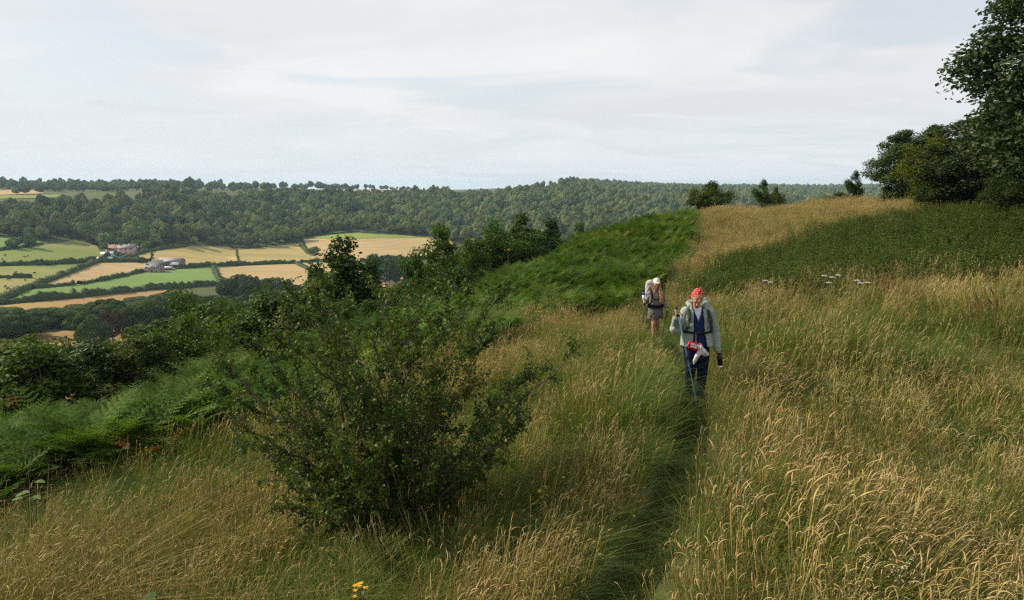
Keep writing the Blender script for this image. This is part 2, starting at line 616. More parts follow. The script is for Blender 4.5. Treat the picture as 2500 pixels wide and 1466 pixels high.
# ------------------------------------------------------------------ plant building blocks
def leaf_cards(C, size, rng, nrm=None, jitter=0.8, aspect=0.62, fold=0.25):
    """one folded rhombus (two triangles) per centre"""
    n = len(C)
    size = np.broadcast_to(np.asarray(size, float), (n,))[:, None]
    N = rng.normal(size=(n, 3)) * jitter
    if nrm is None:
        N[:, 2] += 0.7
    else:
        N += nrm
    N /= np.linalg.norm(N, axis=1, keepdims=True) + 1e-9
    T = rng.normal(size=(n, 3))
    T -= (T * N).sum(1, keepdims=True) * N
    T /= np.linalg.norm(T, axis=1, keepdims=True) + 1e-9
    B = np.cross(N, T)
    a, b = size * 0.5, size * 0.5 * aspect
    v0 = C - T * a
    v1 = C + B * b + N * a * fold
    v2 = C + T * a
    v3 = C - B * b + N * a * fold
    V = np.stack([v0, v1, v2, v3], 1).reshape(-1, 3)
    i = np.arange(n)[:, None] * 4
    F = np.concatenate([i + [[0, 1, 2]], i + [[0, 2, 3]]])
    return V, F


def tube(P, R, sides=6, closed_tip=True):
    P = np.asarray(P, float)
    R = np.broadcast_to(np.asarray(R, float), (len(P),))
    T = np.gradient(P, axis=0)
    T /= np.linalg.norm(T, axis=1, keepdims=True) + 1e-9
    ref = np.array([0.31, 0.17, 0.93])
    A = np.cross(T, ref)
    bad = np.linalg.norm(A, axis=1) < 0.15
    A[bad] = np.cross(T[bad], [1.0, 0.1, 0])
    A /= np.linalg.norm(A, axis=1, keepdims=True)
    B = np.cross(T, A)
    ang = np.arange(sides) / sides * 2 * math.pi
    V = (P[:, None] + R[:, None, None] * (np.cos(ang)[None, :, None] * A[:, None] + np.sin(ang)[None, :, None] * B[:, None])).reshape(-1, 3)
    i = np.arange(len(P) - 1)[:, None] * sides
    j = np.arange(sides)[None]
    F = np.stack([i + j, i + (j + 1) % sides, i + sides + (j + 1) % sides, i + sides + j], -1).reshape(-1, 4)
    return V, F


def curve_pts(p0, p1, n, wob, rng, sag=0.0):
    t = np.linspace(0, 1, n)[:, None]
    P = p0 + (p1 - p0) * t
    L = np.linalg.norm(p1 - p0)
    w = np.cumsum(rng.normal(size=(n, 3)), 0) * wob * L / n ** 0.5
    w -= w[0] + (w[-1] - w[0]) * t
    P = P + w
    P[:, 2] += sag * L * np.sin(np.pi * t[:, 0])
    return P


m_bark = mat('grey_bark', (0.085, 0.070, 0.052), (0.14, 0.115, 0.085), scale=9, rough=0.95, spec=0.1, bump=0.5, bscale=25)
m_twig = mat('hawthorn_bark', (0.085, 0.062, 0.045), (0.13, 0.10, 0.075), scale=12, rough=0.95, spec=0.1)


def leafmat(name, a, b, c=None, transl=0.30, rough=0.6, spec=0.12, scale=1.2, tint=True, r3=(0.55, 0.72), s3=0.5):
    return mat(name, a, b, scale=scale, rough=rough, spec=spec, transl=transl, tint=tint, rnd=0.12, rnd_hue=0.012, c3=c, r3=r3, s3=s3)


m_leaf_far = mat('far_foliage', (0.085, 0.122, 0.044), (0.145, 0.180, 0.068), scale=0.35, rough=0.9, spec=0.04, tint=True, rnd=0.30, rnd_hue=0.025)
m_leaf_mid = leafmat('hillside_foliage', (0.032, 0.060, 0.013), (0.064, 0.104, 0.022), c=(0.105, 0.125, 0.026))
m_leaf_oak = leafmat('broad_dark_foliage', (0.024, 0.043, 0.014), (0.046, 0.072, 0.022), c=(0.060, 0.075, 0.022), spec=0.3)
m_leaf_haw = mat('hawthorn_leaf', (0.030, 0.060, 0.011), (0.060, 0.094, 0.017), scale=3.0, rough=0.5, spec=0.15, transl=0.32, c3=(0.125, 0.130, 0.022), s3=1.4, r3=(0.52, 0.70))


def make_tree_meshes(name, H, R, rng, n_leaf=7000, leaf=0.22, trunk=0.25, n_clump=34, squash=0.55, up=0.5, lm=None, upright=False, clump=0.30, surface=False, droop=0.0, bias_low=False):
    """a trunk-and-limbs mesh and a crown mesh; crown centre height depends on trunk fraction"""
    g = Geo()
    zc = H * (trunk + (1 - trunk) * 0.5)
    hz = H * (1 - trunk) * 0.5
    cl = []
    while len(cl) < n_clump:
        p = rng.normal(size=3)
        p /= np.linalg.norm(p)
        p *= rng.uniform(0.45, 0.92) if rng.random() < 0.8 else rng.uniform(0.1, 0.5)
        if upright:
            w = 1.0 - 0.50 * max(0.0, (p[2] + 0.5) / 1.5)
        elif bias_low:
            w = 1.0
        else:
            w = 1.0 - 0.25 * max(0, -p[2])
        cl.append([p[0] * R * w, p[1] * R * w, zc + p[2] * hz])
    cl[0] = [0, 0, H * .95]
    cl[1] = [R * .15, 0, H * .88]
    cl[2] = [-R * .18, R * .1, H * .84]
    cl = np.array(cl)
    base = np.array([0, 0, -0.6])
    top = np.array([rng.normal() * R * .06, rng.normal() * R * .06, H * 0.88])
    tp = curve_pts(base, top, 9, 0.035, rng)
    r0 = max(0.05, H * 0.02)
    tr = r0 * (1 - np.linspace(0, 1, 9) * 0.92)
    tr[0] *= 1.5
    g.add(*tube(tp, tr, 8))
    for c in cl:
        t = np.clip((c[2] - 0.35 * np.hypot(c[0], c[1])) / H, trunk * 0.55, 0.85)
        k = t * 8
        i = min(7, int(k))
        s = tp[i] + (tp[i + 1] - tp[i]) * (k - i)
        P = curve_pts(s, c, 6, 0.09, rng, 0.05)
        rr = tr[i] * 0.42 * (1 - np.linspace(0, 1, 6) * 0.85)
        g.add(*tube(P, rr, 5))
        for _ in range(3):
            q = c + np.clip(rng.normal(size=3), -1.1, 1.1) * R * clump * 0.55
            P2 = curve_pts(P[3], q, 4, 0.1, rng)
            g.add(*tube(P2, rr[3] * np.linspace(0.6, 0.15, 4), 4))
    trunk_me = g.mesh(name + '_trunk', [m_bark], True)
    k = rng.integers(0, n_clump, n_leaf)
    cr = R * clump * rng.uniform(0.65, 1.25, n_clump)
    d = rng.normal(size=(n_leaf, 3))
    d /= np.linalg.norm(d, axis=1, keepdims=True)
    if surface:
        rad = rng.uniform(0.86, 1.06, n_leaf)
        d[:, 2] = np.where(d[:, 2] < -0.3, -d[:, 2], d[:, 2])
    else:
        rad = np.minimum(rng.uniform(0.25, 1.0, n_leaf) ** 0.6 * (1 + 0.22 * rng.normal(size=n_leaf)), 1.15)
    C = cl[k] + d * (cr[k] * rad)[:, None] * np.array([1, 1, squash + 0.25])
    C[:, 2] -= droop * cr[k] * rad ** 2
    C[:, 2] = np.maximum(C[:, 2], 0.1)
    nrm = d * (1.4 if surface else 0.55) + np.array([0, 0, up])
    V, F = leaf_cards(C, leaf * rng.uniform(0.6, 1.35, n_leaf), rng, nrm, 0.28 if surface else 0.6)
    crown_me = make_mesh(name + '_crown', V, F, [lm or m_leaf_mid])
    return trunk_me, crown_me


def make_dome_tree(name, H, R, rng, n_leaf=2000, leaf=0.9, lm=None, lumps=16, lr=.42):
    """tree seen from far off: rounded crown of many bulges, leaf clumps facing outward"""
    zc, hz = H * .56, H * .44
    c, r = [np.zeros(3) + [0, 0, zc]], [R * .72]
    for k in range(lumps):
        z = -.55 + 1.45 * (k + .5) / lumps
        a = k * 2.4 + rng.uniform(-.5, .5)
        q = math.sqrt(max(.03, 1 - min(1, abs(z)) ** 2))
        rad = rng.uniform(.45, .82)
        c.append(np.array([math.cos(a) * q * R * rad, math.sin(a) * q * R * rad, zc + z * hz * rad * 1.05]))
        r.append(R * lr * rng.uniform(.6, 1.25))
    c, r = np.array(c), np.array(r)
    n = n_leaf * 3
    k = rng.choice(len(c), n, p=r ** 2 / (r ** 2).sum())
    d = rng.normal(size=(n, 3))
    d /= np.linalg.norm(d, axis=1, keepdims=True)
    sq = np.array([1, 1, hz / R * .95 if hz > R else 1.0])
    P = c[k] + d * (r[k] * rng.uniform(.93, 1.05, n))[:, None] * sq
    ins = (((P[:, None] - c[None]) / (r[None, :, None] * sq)) ** 2).sum(-1) < .82
    ok = ~ins.any(1) & (P[:, 2] > H * .03)
    P, d = P[ok][:n_leaf], d[ok][:n_leaf]
    V, F = leaf_cards(P, leaf * rng.uniform(.7, 1.3, len(P)), rng, d * 1.6, .32, .8, .1)
    crown = make_mesh(name + '_crown', V, F, [lm])
    g = Geo().add(*tube(curve_pts(np.array([0, 0, -.8]), np.array([0, 0, H * .7]), 5, .02, rng), np.linspace(H * .025, H * .008, 5), 6))
    for q in range(5):
        g.add(*tube(curve_pts(np.array([0, 0, H * .25]), c[1 + q * 2], 4, .05, rng), np.linspace(H * .01, H * .003, 4), 4))
    return g.mesh(name + '_trunk', [m_bark], True), crown


def tree_root(name, meshes, x, y, H_factor, rotz, color=(1, 1, 1), label=None, cat='tree', group=None, sxy=1.0, sink=0.0, z=None):
    root = empty(name, (x, y, (gz(x, y) if z is None else z) - sink), rotz, (H_factor * sxy, H_factor * sxy, H_factor))
    obj('trunk', meshes[0], root)
    c = obj('crown', meshes[1], root)
    c.color = (*color, 1)
    tag(root, label, cat, group)
    return root


# ------------------------------------------------------------------ point scatters (geometry nodes, one object per kind of ground cover)
def scatter(name, label, P, rot, scl, pid, protos, m=None):
    coll = bpy.data.collections.new(name + '_source')
    for i, me in enumerate(protos):
        coll.objects.link(bpy.data.objects.new('%s_piece_%02d' % (name, i), me))
    me = bpy.data.meshes.new(name)
    me.vertices.add(len(P))
    me.vertices.foreach_set('co', np.asarray(P, np.float32).ravel())
    a = me.attributes.new('rot', 'FLOAT_VECTOR', 'POINT'); a.data.foreach_set('vector', np.asarray(rot, np.float32).ravel())
    a = me.attributes.new('scl', 'FLOAT_VECTOR', 'POINT'); a.data.foreach_set('vector', np.asarray(scl, np.float32).ravel())
    a = me.attributes.new('pid', 'INT', 'POINT'); a.data.foreach_set('value', np.asarray(pid, np.int32))
    o = obj(name, me)
    tag(o, label, kind='stuff')
    ng = bpy.data.node_groups.new(name, 'GeometryNodeTree')
    ng.interface.new_socket('Geometry', in_out='INPUT', socket_type='NodeSocketGeometry')
    ng.interface.new_socket('Geometry', in_out='OUTPUT', socket_type='NodeSocketGeometry')
    N, L = ng.nodes, ng.links
    gi, go = N.new('NodeGroupInput'), N.new('NodeGroupOutput')
    ip = N.new('GeometryNodeInstanceOnPoints')
    ci = N.new('GeometryNodeCollectionInfo')
    ci.inputs['Collection'].default_value = coll
    ci.inputs['Separate Children'].default_value = True
    ci.inputs['Reset Children'].default_value = True
    L.new(gi.outputs[0], ip.inputs['Points'])
    L.new(ci.outputs[0], ip.inputs['Instance'])
    ip.inputs['Pick Instance'].default_value = True

    def attr(nm, typ):
        n = N.new('GeometryNodeInputNamedAttribute')
        n.data_type = typ
        n.inputs['Name'].default_value = nm
        return n.outputs[0]
    L.new(attr('pid', 'INT'), ip.inputs['Instance Index'])
    er = N.new('FunctionNodeEulerToRotation')
    L.new(attr('rot', 'FLOAT_VECTOR'), er.inputs[0])
    L.new(er.outputs[0], ip.inputs['Rotation'])
    L.new(attr('scl', 'FLOAT_VECTOR'), ip.inputs['Scale'])
    L.new(ip.outputs[0], go.inputs[0])
    md = o.modifiers.new('scatter', 'NODES')
    md.node_group = ng
    return o
# ------------------------------------------------------------------ the wood across the valley
rng = np.random.default_rng(5)
FAR = [make_dome_tree('wood_tree_%d' % i, H, R, rng, 2600, .8, m_leaf_far, nc, lr)
       for i, (H, R, nc, lr) in enumerate(((12, 5.6, 16, .40), (13.5, 5.0, 18, .38), (11, 6.2, 18, .40), (15.5, 4.8, 20, .40), (9.5, 4.6, 13, .42)))]
FAR_CONE = make_tree_meshes('conifer', 14, 2.6, rng, n_leaf=1200, leaf=0.8, trunk=0.06, n_clump=26, lm=m_leaf_far, surface=True, clump=.34, upright=True)

WB = [(-150, 575), (0, 582), (60, 580), (105, 592), (183, 587), (240, 600), (262, 612), (345, 615), (360, 614), (458, 600), (556, 601), (576, 610), (640, 606), (731, 592), (745, 582), (846, 569),
      (1026, 578), (1200, 590), (1400, 590), (1560, 590), (1760, 590)]
_wbr = np.array([[math.atan2(ray(px, py)[0], ray(px, py)[1]), hit(px, py)[1]] for px, py in WB])
# past the hillside brow the wood reaches further down
for k in range(len(_wbr)):
    if WB[k][0] >= 1200:
        _wbr[k, 1] = 640.0


def wood_r0(t):
    return np.interp(t, _wbr[:, 0], _wbr[:, 1])


def in_fields(px, py, r):
    a = (px < 118) & (py > 458) & (py < 489) & (r > 1000)
    b = (px > 680) & (px < 1020) & (py > 462) & (py < 476) & (r > 1250)
    house = (px > 262) & (px < 352) & (py > 598)
    return a | b | house


n = 30000
t = rng.uniform(math.radians(-40), math.radians(18.5), n)
r = np.sqrt(rng.uniform(600 ** 2, 1320 ** 2, n))
rt_ = np.interp(1250 + FPX * np.tan(t) * .99, [-150, 0, 200, 400, 700, 1000, 1150], [875, 880, 920, 1010, 1080, 1170, 1330])
ok = (r > wood_r0(t) + 3) & (r < rt_)
t, r = t[ok], r[ok]
X, Y = np.sin(t) * r, np.cos(t) * r
Z = ground_z(X, Y)
px, py, _ = project(X, Y, Z)
ok = ~in_fields(px, py, r) & ~((px < 400) & (r < 1180) & (py < np.interp(px, [-150, 0, 150, 330, 400], [522, 520, 514, 498, 470])))
X, Y, Z, r, px = X[ok], Y[ok], Z[ok], r[ok], px[ok]


def thin(X, Y, dmin):
    keep, grid = [], {}
    for i in range(len(X)):
        k = (int(X[i] // dmin), int(Y[i] // dmin))
        good = True
        for a in (-1, 0, 1):
            for b in (-1, 0, 1):
                for j in grid.get((k[0] + a, k[1] + b), ()):
                    if (X[i] - X[j]) ** 2 + (Y[i] - Y[j]) ** 2 < dmin * dmin:
                        good = False
                        break
                if not good: break
            if not good: break
        if good:
            grid.setdefault(k, []).append(i)
            keep.append(i)
    return np.array(keep)


keep = thin(X, Y, 7.6)
X, Y, Z, r, px = X[keep], Y[keep], Z[keep], r[keep], px[keep]
order = np.argsort(r - wood_r0(np.arctan2(X, Y)) + 200 * (np.abs(px - 560) > 720))
X, Y, Z, r = X[order], Y[order], Z[order], r[order]
scl_w = np.where(rng.random(len(X)) < .3, rng.uniform(.5, .85, len(X)), rng.uniform(0.85, 1.4, len(X))) * np.interp(r - np.interp(px[order], [-150, 0, 200, 400, 700, 1000, 1150], [875, 880, 920, 1010, 1080, 1170, 1330]), [-130, -30], [1, .66]) * (1 + .12 * np.sin(X * .021 + 1.3) * np.sin(Y * .027))
WOOD_COLS = [(1, 1, 1), (1.2, 1.1, .95), (.8, .9, .95), (1.35, 1.2, 1.0), (.9, 1.05, .9), (1.15, .95, .85), (.75, .8, .8)]
n_single = 260
for i in range(n_single):
    k = int(rng.integers(0, 5))
    ci_ = int(rng.integers(0, 7))
    pw = float(project(X[i], Y[i], Z[i])[0])
    where = ('beside the small bright paddock' if pw < 120 else 'above the plain green pasture' if pw < 262 else 'behind the valley houses' if pw < 352 else 'above the yellow wheat behind the farm' if pw < 576 else
             'above the wheat beside the lone field tree' if pw < 740 else 'above the large pinkish wheat field' if pw < 1060 else 'beyond the brow trees')
    o = tree_root('woodland_tree', FAR[k], X[i], Y[i], scl_w[i], rng.uniform(0, 6.28), WOOD_COLS[ci_],
                  ('green', 'olive', 'bluish dark', 'pale olive', 'fresh green', 'brownish', 'very dark')[ci_] + ' tree of the far wood edge ' + where, 'tree', 'far wood edge ' + where, z=Z[i])


# recolour copies of the crown meshes so that the massed wood is uneven too
def recoloured(me, name, f):
    m2 = MATS.get(name)
    if m2 is None:
        a, b = np.array((0.085, 0.122, 0.044)) * f, np.array((0.145, 0.180, 0.068)) * f
        m2 = mat(name, tuple(a), tuple(b), scale=0.35, rough=0.9, spec=0.04, rnd=0.25, rnd_hue=0.02)
    c = me.copy()
    c.materials.clear()
    c.materials.append(m2)
    return c


protos = []
for f, nm in (((1, 1, 1), 'wood_green'), ((1.22, 1.12, 1.0), 'wood_olive'), ((.62, .74, .80), 'wood_dark'), ((1.15, .96, .9), 'wood_russet')):
    for k in range(5):
        protos.append(recoloured(FAR[k][1], nm, np.array(f)))


def massed(name, label, X, Y, Z, s, seed):
    rg = np.random.default_rng(seed)
    n = len(X)
    rot = np.column_stack([np.zeros(n), np.zeros(n), rg.uniform(0, 6.28, n)])
    sc = np.column_stack([s, s, s * rg.uniform(.9, 1.15, n)])
    grp = rg.choice(4, n, p=[.46, .20, .27, .07])
    scatter(name, label, np.column_stack([X, Y, Z]), rot, sc, grp * 5 + rg.integers(0, 5, n), protos)


s = slice(n_single, None)
massed('far_wood', 'mixed broadleaf wood covering the hillside across the valley', X[s], Y[s], Z[s], scl_w[s], 3)

# further woods: the ridge to the right and the plateau behind
n = 26000
t = rng.uniform(math.radians(4), math.radians(34), n)
r = np.sqrt(rng.uniform(1250 ** 2, 3300 ** 2, n))
X, Y = np.sin(t) * r, np.cos(t) * r
k2 = thin(X, Y, 9.5)
X, Y = X[k2], Y[k2]
massed('distant_wood', 'blue green wooded ridge on the horizon behind the hill bushes', X, Y, ground_z(X, Y), rng.uniform(1.0, 1.5, len(X)), 4)

# distant tree line on the plateau: single trees one can tell apart on the skyline
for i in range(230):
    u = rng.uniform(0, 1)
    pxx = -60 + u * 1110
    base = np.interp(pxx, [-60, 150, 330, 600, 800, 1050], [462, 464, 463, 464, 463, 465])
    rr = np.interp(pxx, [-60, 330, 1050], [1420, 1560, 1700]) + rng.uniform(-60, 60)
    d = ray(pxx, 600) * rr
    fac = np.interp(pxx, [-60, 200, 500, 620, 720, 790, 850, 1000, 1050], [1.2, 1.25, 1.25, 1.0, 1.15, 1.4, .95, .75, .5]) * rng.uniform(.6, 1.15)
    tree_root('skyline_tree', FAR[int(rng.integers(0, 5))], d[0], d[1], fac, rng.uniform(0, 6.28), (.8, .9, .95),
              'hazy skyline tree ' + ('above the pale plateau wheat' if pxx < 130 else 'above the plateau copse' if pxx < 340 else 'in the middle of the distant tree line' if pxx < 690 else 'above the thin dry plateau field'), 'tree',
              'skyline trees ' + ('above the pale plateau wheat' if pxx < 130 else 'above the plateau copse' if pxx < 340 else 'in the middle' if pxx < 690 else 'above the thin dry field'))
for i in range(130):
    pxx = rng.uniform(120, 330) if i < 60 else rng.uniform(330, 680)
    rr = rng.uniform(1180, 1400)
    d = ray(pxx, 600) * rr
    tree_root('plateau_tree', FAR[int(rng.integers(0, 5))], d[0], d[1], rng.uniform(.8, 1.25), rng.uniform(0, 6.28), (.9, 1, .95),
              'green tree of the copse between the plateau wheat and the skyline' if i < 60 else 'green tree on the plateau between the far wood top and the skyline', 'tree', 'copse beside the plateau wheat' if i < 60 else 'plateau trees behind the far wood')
for pxx, rr, f, lab in ((55, 1130, .9, 'small dark tree at the foot of the pale plateau wheat strip'), (76, 1120, 1.3, 'tall rounded tree standing before the pale plateau wheat strip'),
                        (113, 1140, 1.2, 'rounded tree at the right end of the pale plateau wheat strip'), (1140, 1300, .55, 'tiny lone tree poking above the bare ridge line')):
    d = ray(pxx, 600) * rr
    tree_root('field_tree', FAR[2], d[0], d[1], f, 1.0, (.9, 1, .9), lab)

# ------------------------------------------------------------------ hedges and single trees among the fields
m_hedge = mat('hedge_foliage', (0.028, 0.048, 0.016), (0.05, 0.075, 0.024), scale=0.5, coords='World', rough=0.85, spec=0.1)


def hedge(label, pts, h=2.6, w=2.4, rmin=200):
    P = []
    for (x0, y0), (x1, y1) in zip(pts[:-1], pts[1:]):
        k = max(2, int(math.hypot(x1 - x0, y1 - y0) / 8))
        for j in range(k):
            P.append(hit(x0 + (x1 - x0) * j / k, y0 + (y1 - y0) * j / k, rmin)[0])
    P.append(hit(*pts[-1], rmin)[0])
    P = np.array(P)
    L = np.concatenate([[0], np.cumsum(np.linalg.norm(np.diff(P, axis=0), axis=1))])
    s = np.arange(0, L[-1], 1.6)
    Q = np.column_stack([np.interp(s, L, P[:, k]) for k in range(2)])
    Q = np.column_stack([Q, ground_z(Q[:, 0], Q[:, 1])])
    T = np.gradient(Q, axis=0)
    T[:, 2] = 0
    T /= np.linalg.norm(T, axis=1, keepdims=True) + 1e-9
    S = np.column_stack([-T[:, 1], T[:, 0], np.zeros(len(T))])
    prof = np.array([(-.55, -.3), (-.6, .35), (-.42, .85), (0, 1.0), (.42, .85), (.6, .35), (.55, -.3)])
    k = len(prof)
    hh = h * (1 + 0.16 * rng.normal(size=len(Q)) + 0.15 * np.sin(s * .23 + rng.uniform(0, 6)))
    V = Q[:, None] + S[:, None] * (prof[None, :, 0:1] * w) + np.array([0, 0, 1.0]) * (prof[None, :, 1:2] * hh[:, None, None])
    V = V + rng.normal(size=V.shape) * 0.16
    V = V.reshape(-1, 3)
    i = np.arange(len(Q) - 1)[:, None] * k
    j = np.arange(k - 1)[None]
    F = np.stack([i + j, i + j + 1, i + k + j + 1, i + k + j], -1).reshape(-1, 4)
    g = Geo().add(V, F)
    n = int(len(Q) * 9)
    c = V[rng.integers(0, len(V), n)] + rng.normal(size=(n, 3)) * 0.2
    g.add(*leaf_cards(c, 0.7, rng))
    o = obj('hedge', g.mesh('hedge', [m_hedge]))
    tag(o, label, 'hedge', 'field hedges in the valley')


hedge('dark hedge along the foot of the plain green pasture', [(-120, 651), (0, 650), (108, 648), (235, 639)], 3.4, 3.2)
hedge('dark hedge between the farm lane and the pale wheat', [(240, 640), (300, 641), (372, 642)], 3.4, 3.4)
hedge('hedge running down beside the pale wheat to the lower left', [(238, 642), (180, 665), (120, 688), (60, 710), (0, 739), (-120, 790)], 2.8, 3.4)
hedge('short stub of hedge inside the yellowish pasture', [(-120, 681), (0, 681), (80, 681)], 2.6, 2.4)
hedge('low hedge under the pale wheat, nearest the left end', [(83, 707), (130, 703), (184, 698)], 2.2, 2.4)
hedge('very short piece of hedge between two field gaps', [(194, 697), (228, 691)], 2.2, 2.4)
hedge('hedge climbing from the field gap to the farm', [(236, 690), (300, 677), (357, 664)], 2.6, 2.6)
hedge('long dark hedge along the lower side of the bright meadow', [(-120, 758), (0, 746), (196, 728), (360, 711), (545, 695)], 3.6, 3.4)
hedge('long straight hedge from the barns across the wheat', [(432, 656), (517, 650), (600, 648), (724, 643)], 3.0, 3.0)
hedge('short hedge closing the right end of the bright meadow', [(522, 657), (528, 672), (540, 694)], 2.8, 3.0)
hedge('short hedge stub left of the lone field tree', [(733, 643), (780, 641)], 2.8, 2.6)
hedge('thin hedge line dividing the two yellow wheat fields', [(577, 612), (580, 628), (584, 643)], 1.4, 1.6)
hedge('green strip of scrub climbing to the wood beside the lone tree', [(732, 594), (745, 610), (757, 621), (770, 626)], 1.6, 5.0)
hedge('diagonal hedge dropping away below the straight hedge', [(724, 646), (757, 662), (790, 674)], 2.2, 2.8)
hedge('dark hedge below the wood edge beside the houses', [(280, 640), (304, 635), (340, 622), (362, 616), (420, 607), (458, 603)], 3.0, 4.0)
hedge('dark hedge on the far side of the round copse', [(880, 640), (950, 632), (1010, 634), (1060, 634)], 2.6, 2.6)
hedge('hedge with bushes behind the nearest hillside trees', [(770, 640), (860, 650), (900, 658), (930, 663)], 2.8, 3.0)
hedge('hedge along the top of the small bright paddock', [(-120, 622), (0, 613), (60, 606), (104, 597)], 2.4, 2.6)


def far_single(pxx, pyb, f, lab, k=0, col=(.8, .9, .85), cone=False, sxy=1.0, rmin=200):
    p, rr = hit(pxx, pyb, rmin)
    tree_root('field_tree', FAR_CONE if cone else FAR[k], p[0], p[1], f, rng.uniform(0, 6), col, lab, sxy=sxy)


far_single(768, 622, .62, 'lone round dark tree standing in the wheat beside the green strip', 2, (.7, .75, .75), sxy=1.35)
far_single(33, 609, .72, 'round dark tree on the left of the small bright paddock', 2, (.6, .75, .7), sxy=1.1)
far_single(70, 606, .95, 'taller loose tree on the right of the small bright paddock', 0, (.9, 1.0, .9))
far_single(373, 643, .62, 'dark pointed conifer at the farm end of the lane hedge', cone=True, col=(.6, .7, .65), sxy=1.2)
far_single(342, 643, .45, 'rounded bush in the hedge by the farm lane', 2, (.7, .8, .7), sxy=1.3)
far_single(120, 650, .35, 'little pointed bush sticking up from the pasture hedge', 4, (.6, .7, .6))
for i, (a, b, f) in enumerate(((255, 615, .8), (268, 606, .7), (300, 603, .75), (318, 604, 1.0), (332, 608, 1.0), (345, 612, .8), (352, 616, .6), (262, 628, .45), (258, 637, .4), (275, 634, .35), (290, 628, .4), (283, 624, .35), (300, 630, .35))):
    p, rr = hit(a, b)
    tree_root('garden_tree', FAR[i % 5], p[0], p[1], f * rng.uniform(.8, 1), rng.uniform(0, 6), (.75, .9, .85),
              'dark garden tree among the valley houses', 'tree', 'garden trees among the valley houses')

# trees of the valley floor: belt at the lower left, clump in the centre, round copse on the right
m_belt = leafmat('valley_foliage', (0.034, 0.056, 0.018), (0.058, 0.086, 0.026), transl=0.1, scale=0.5, spec=.04, rough=.9)
BELT = [make_dome_tree('belt_tree_%d' % i, 14, R, rng, 5200, .55, m_belt, 30, .32) for i, R in enumerate((5.6, 6.4, 5.0))]
BELT_COLS = [(1, 1, 1), (.75, .85, .85), (1.1, 1.15, .9), (.85, 1.0, .95), (1.15, 1.05, .85)]


def valley_tree(pxx, py_top, rr, lab, group, col=None, k=None, w=None):
    d = ray(pxx, py_top) * rr
    zg = gz(d[0], d[1])
    H = max(3.0, d[2] - zg)
    f = H / 14.0
    sxy = 1.0 if w is None else (w * rr / FPX / 2) / (5.7 * f)
    tree_root('valley_tree', BELT[int(rng.integers(0, 3)) if k is None else k], d[0], d[1], f, rng.uniform(0, 6.28),
              col or BELT_COLS[int(rng.integers(0, 5))], lab, 'tree', group, sxy=sxy)


top_l = ([-150, 0, 90, 180, 250, 330, 400, 480, 560], [775, 770, 752, 745, 728, 735, 712, 716, 720])
for i in range(110):
    pxx = rng.uniform(-120, 590)
    rr = rng.uniform(268, 335) + (45 if pxx > 330 else 0)
    d = ray(pxx, 733) * rr
    zg = gz(d[0], d[1])
    ptop = np.interp(pxx, *top_l) + abs(rng.normal()) * 22
    for _ in range(4):
        if (ray(pxx, ptop)[2] * rr - zg) > 19: ptop += 14
    ci_ = int(rng.integers(0, 5))
    where = 'at the left edge' if pxx < 100 else 'around the purple tree' if pxx < 330 else 'below the bright meadow'
    valley_tree(pxx, ptop, rr, ('mid green', 'dark bluish', 'light green', 'cool green', 'olive')[ci_] + ' tree of the valley floor belt ' + where, 'valley floor belt ' + where, BELT_COLS[ci_], w=rng.uniform(50, 75))
valley_tree(268, 757, 262, 'dark purple copper beech among the green belt trees', None, (1.0, .42, .75), 1, w=50)
valley_tree(222, 772, 240, 'rounded green tree standing in front of the purple tree', None, (1.1, 1.2, 1.0), 0, w=66)
for i, (a, b) in enumerate(((552, 678), (585, 668), (615, 672), (640, 680), (668, 676), (695, 682), (720, 690), (600, 690), (575, 688), (655, 695), (550, 700), (690, 700))):
    valley_tree(a, b, 395 + rng.uniform(-25, 15), 'dark tree of the dense clump right of the bright meadow', 'clump right of the bright meadow', (.72, .82, .85), w=rng.uniform(38, 52))
for i, (a, b) in enumerate(((910, 617), (925, 622), (948, 628), (968, 618), (985, 624), (1003, 630), (940, 640), (965, 640), (990, 645), (920, 640), (1015, 640), (1005, 655), (975, 660))):
    valley_tree(a, b, 470 + rng.uniform(-30, 20), 'bluish tree of the rounded copse in the centre wheat', 'round copse in the centre wheat', (.85, 1, 1.0), w=rng.uniform(28, 40))

# ------------------------------------------------------------------ grazing cattle
def cow_mesh(col, nm):
    g = Geo()
    g.add(*tube([(-.95, 0, 1.05), (-.85, 0, 1.08), (-.4, 0, 1.05), (.2, 0, 1.0), (.7, 0, 1.08), (.95, 0, 1.12)], [.1, .32, .38, .40, .34, .16], 8))
    g.add(*tube([(.8, 0, 1.15), (1.15, 0, .85), (1.4, 0, .45)], [.22, .17, .12], 6))
    g.add(*tube([(1.35, 0, .5), (1.5, 0, .25), (1.55, 0, .12)], [.13, .12, .08], 6))
    for s in (-1, 1):
        g.add(*tube([(.65, .18 * s, 1.0), (.66, .18 * s, .5), (.62, .18 * s, -.1)], [.15, .09, .06], 5))
        g.add(*tube([(-.7, .18 * s, 1.0), (-.6, .18 * s, .62), (-.78, .18 * s, .42), (-.74, .18 * s, -.1)], [.2, .12, .08, .06], 5))
        g.add(*tube([(1.2, .1 * s, .9), (1.15, .28 * s, .95)], [.05, .02], 4))
    g.add(*tube([(-.93, 0, 1.2), (-1.02, 0, .9), (-1.0, 0, .5)], [.04, .03, .05], 4))
    return g.mesh(nm, [mat(nm, col, rough=.8)], True)


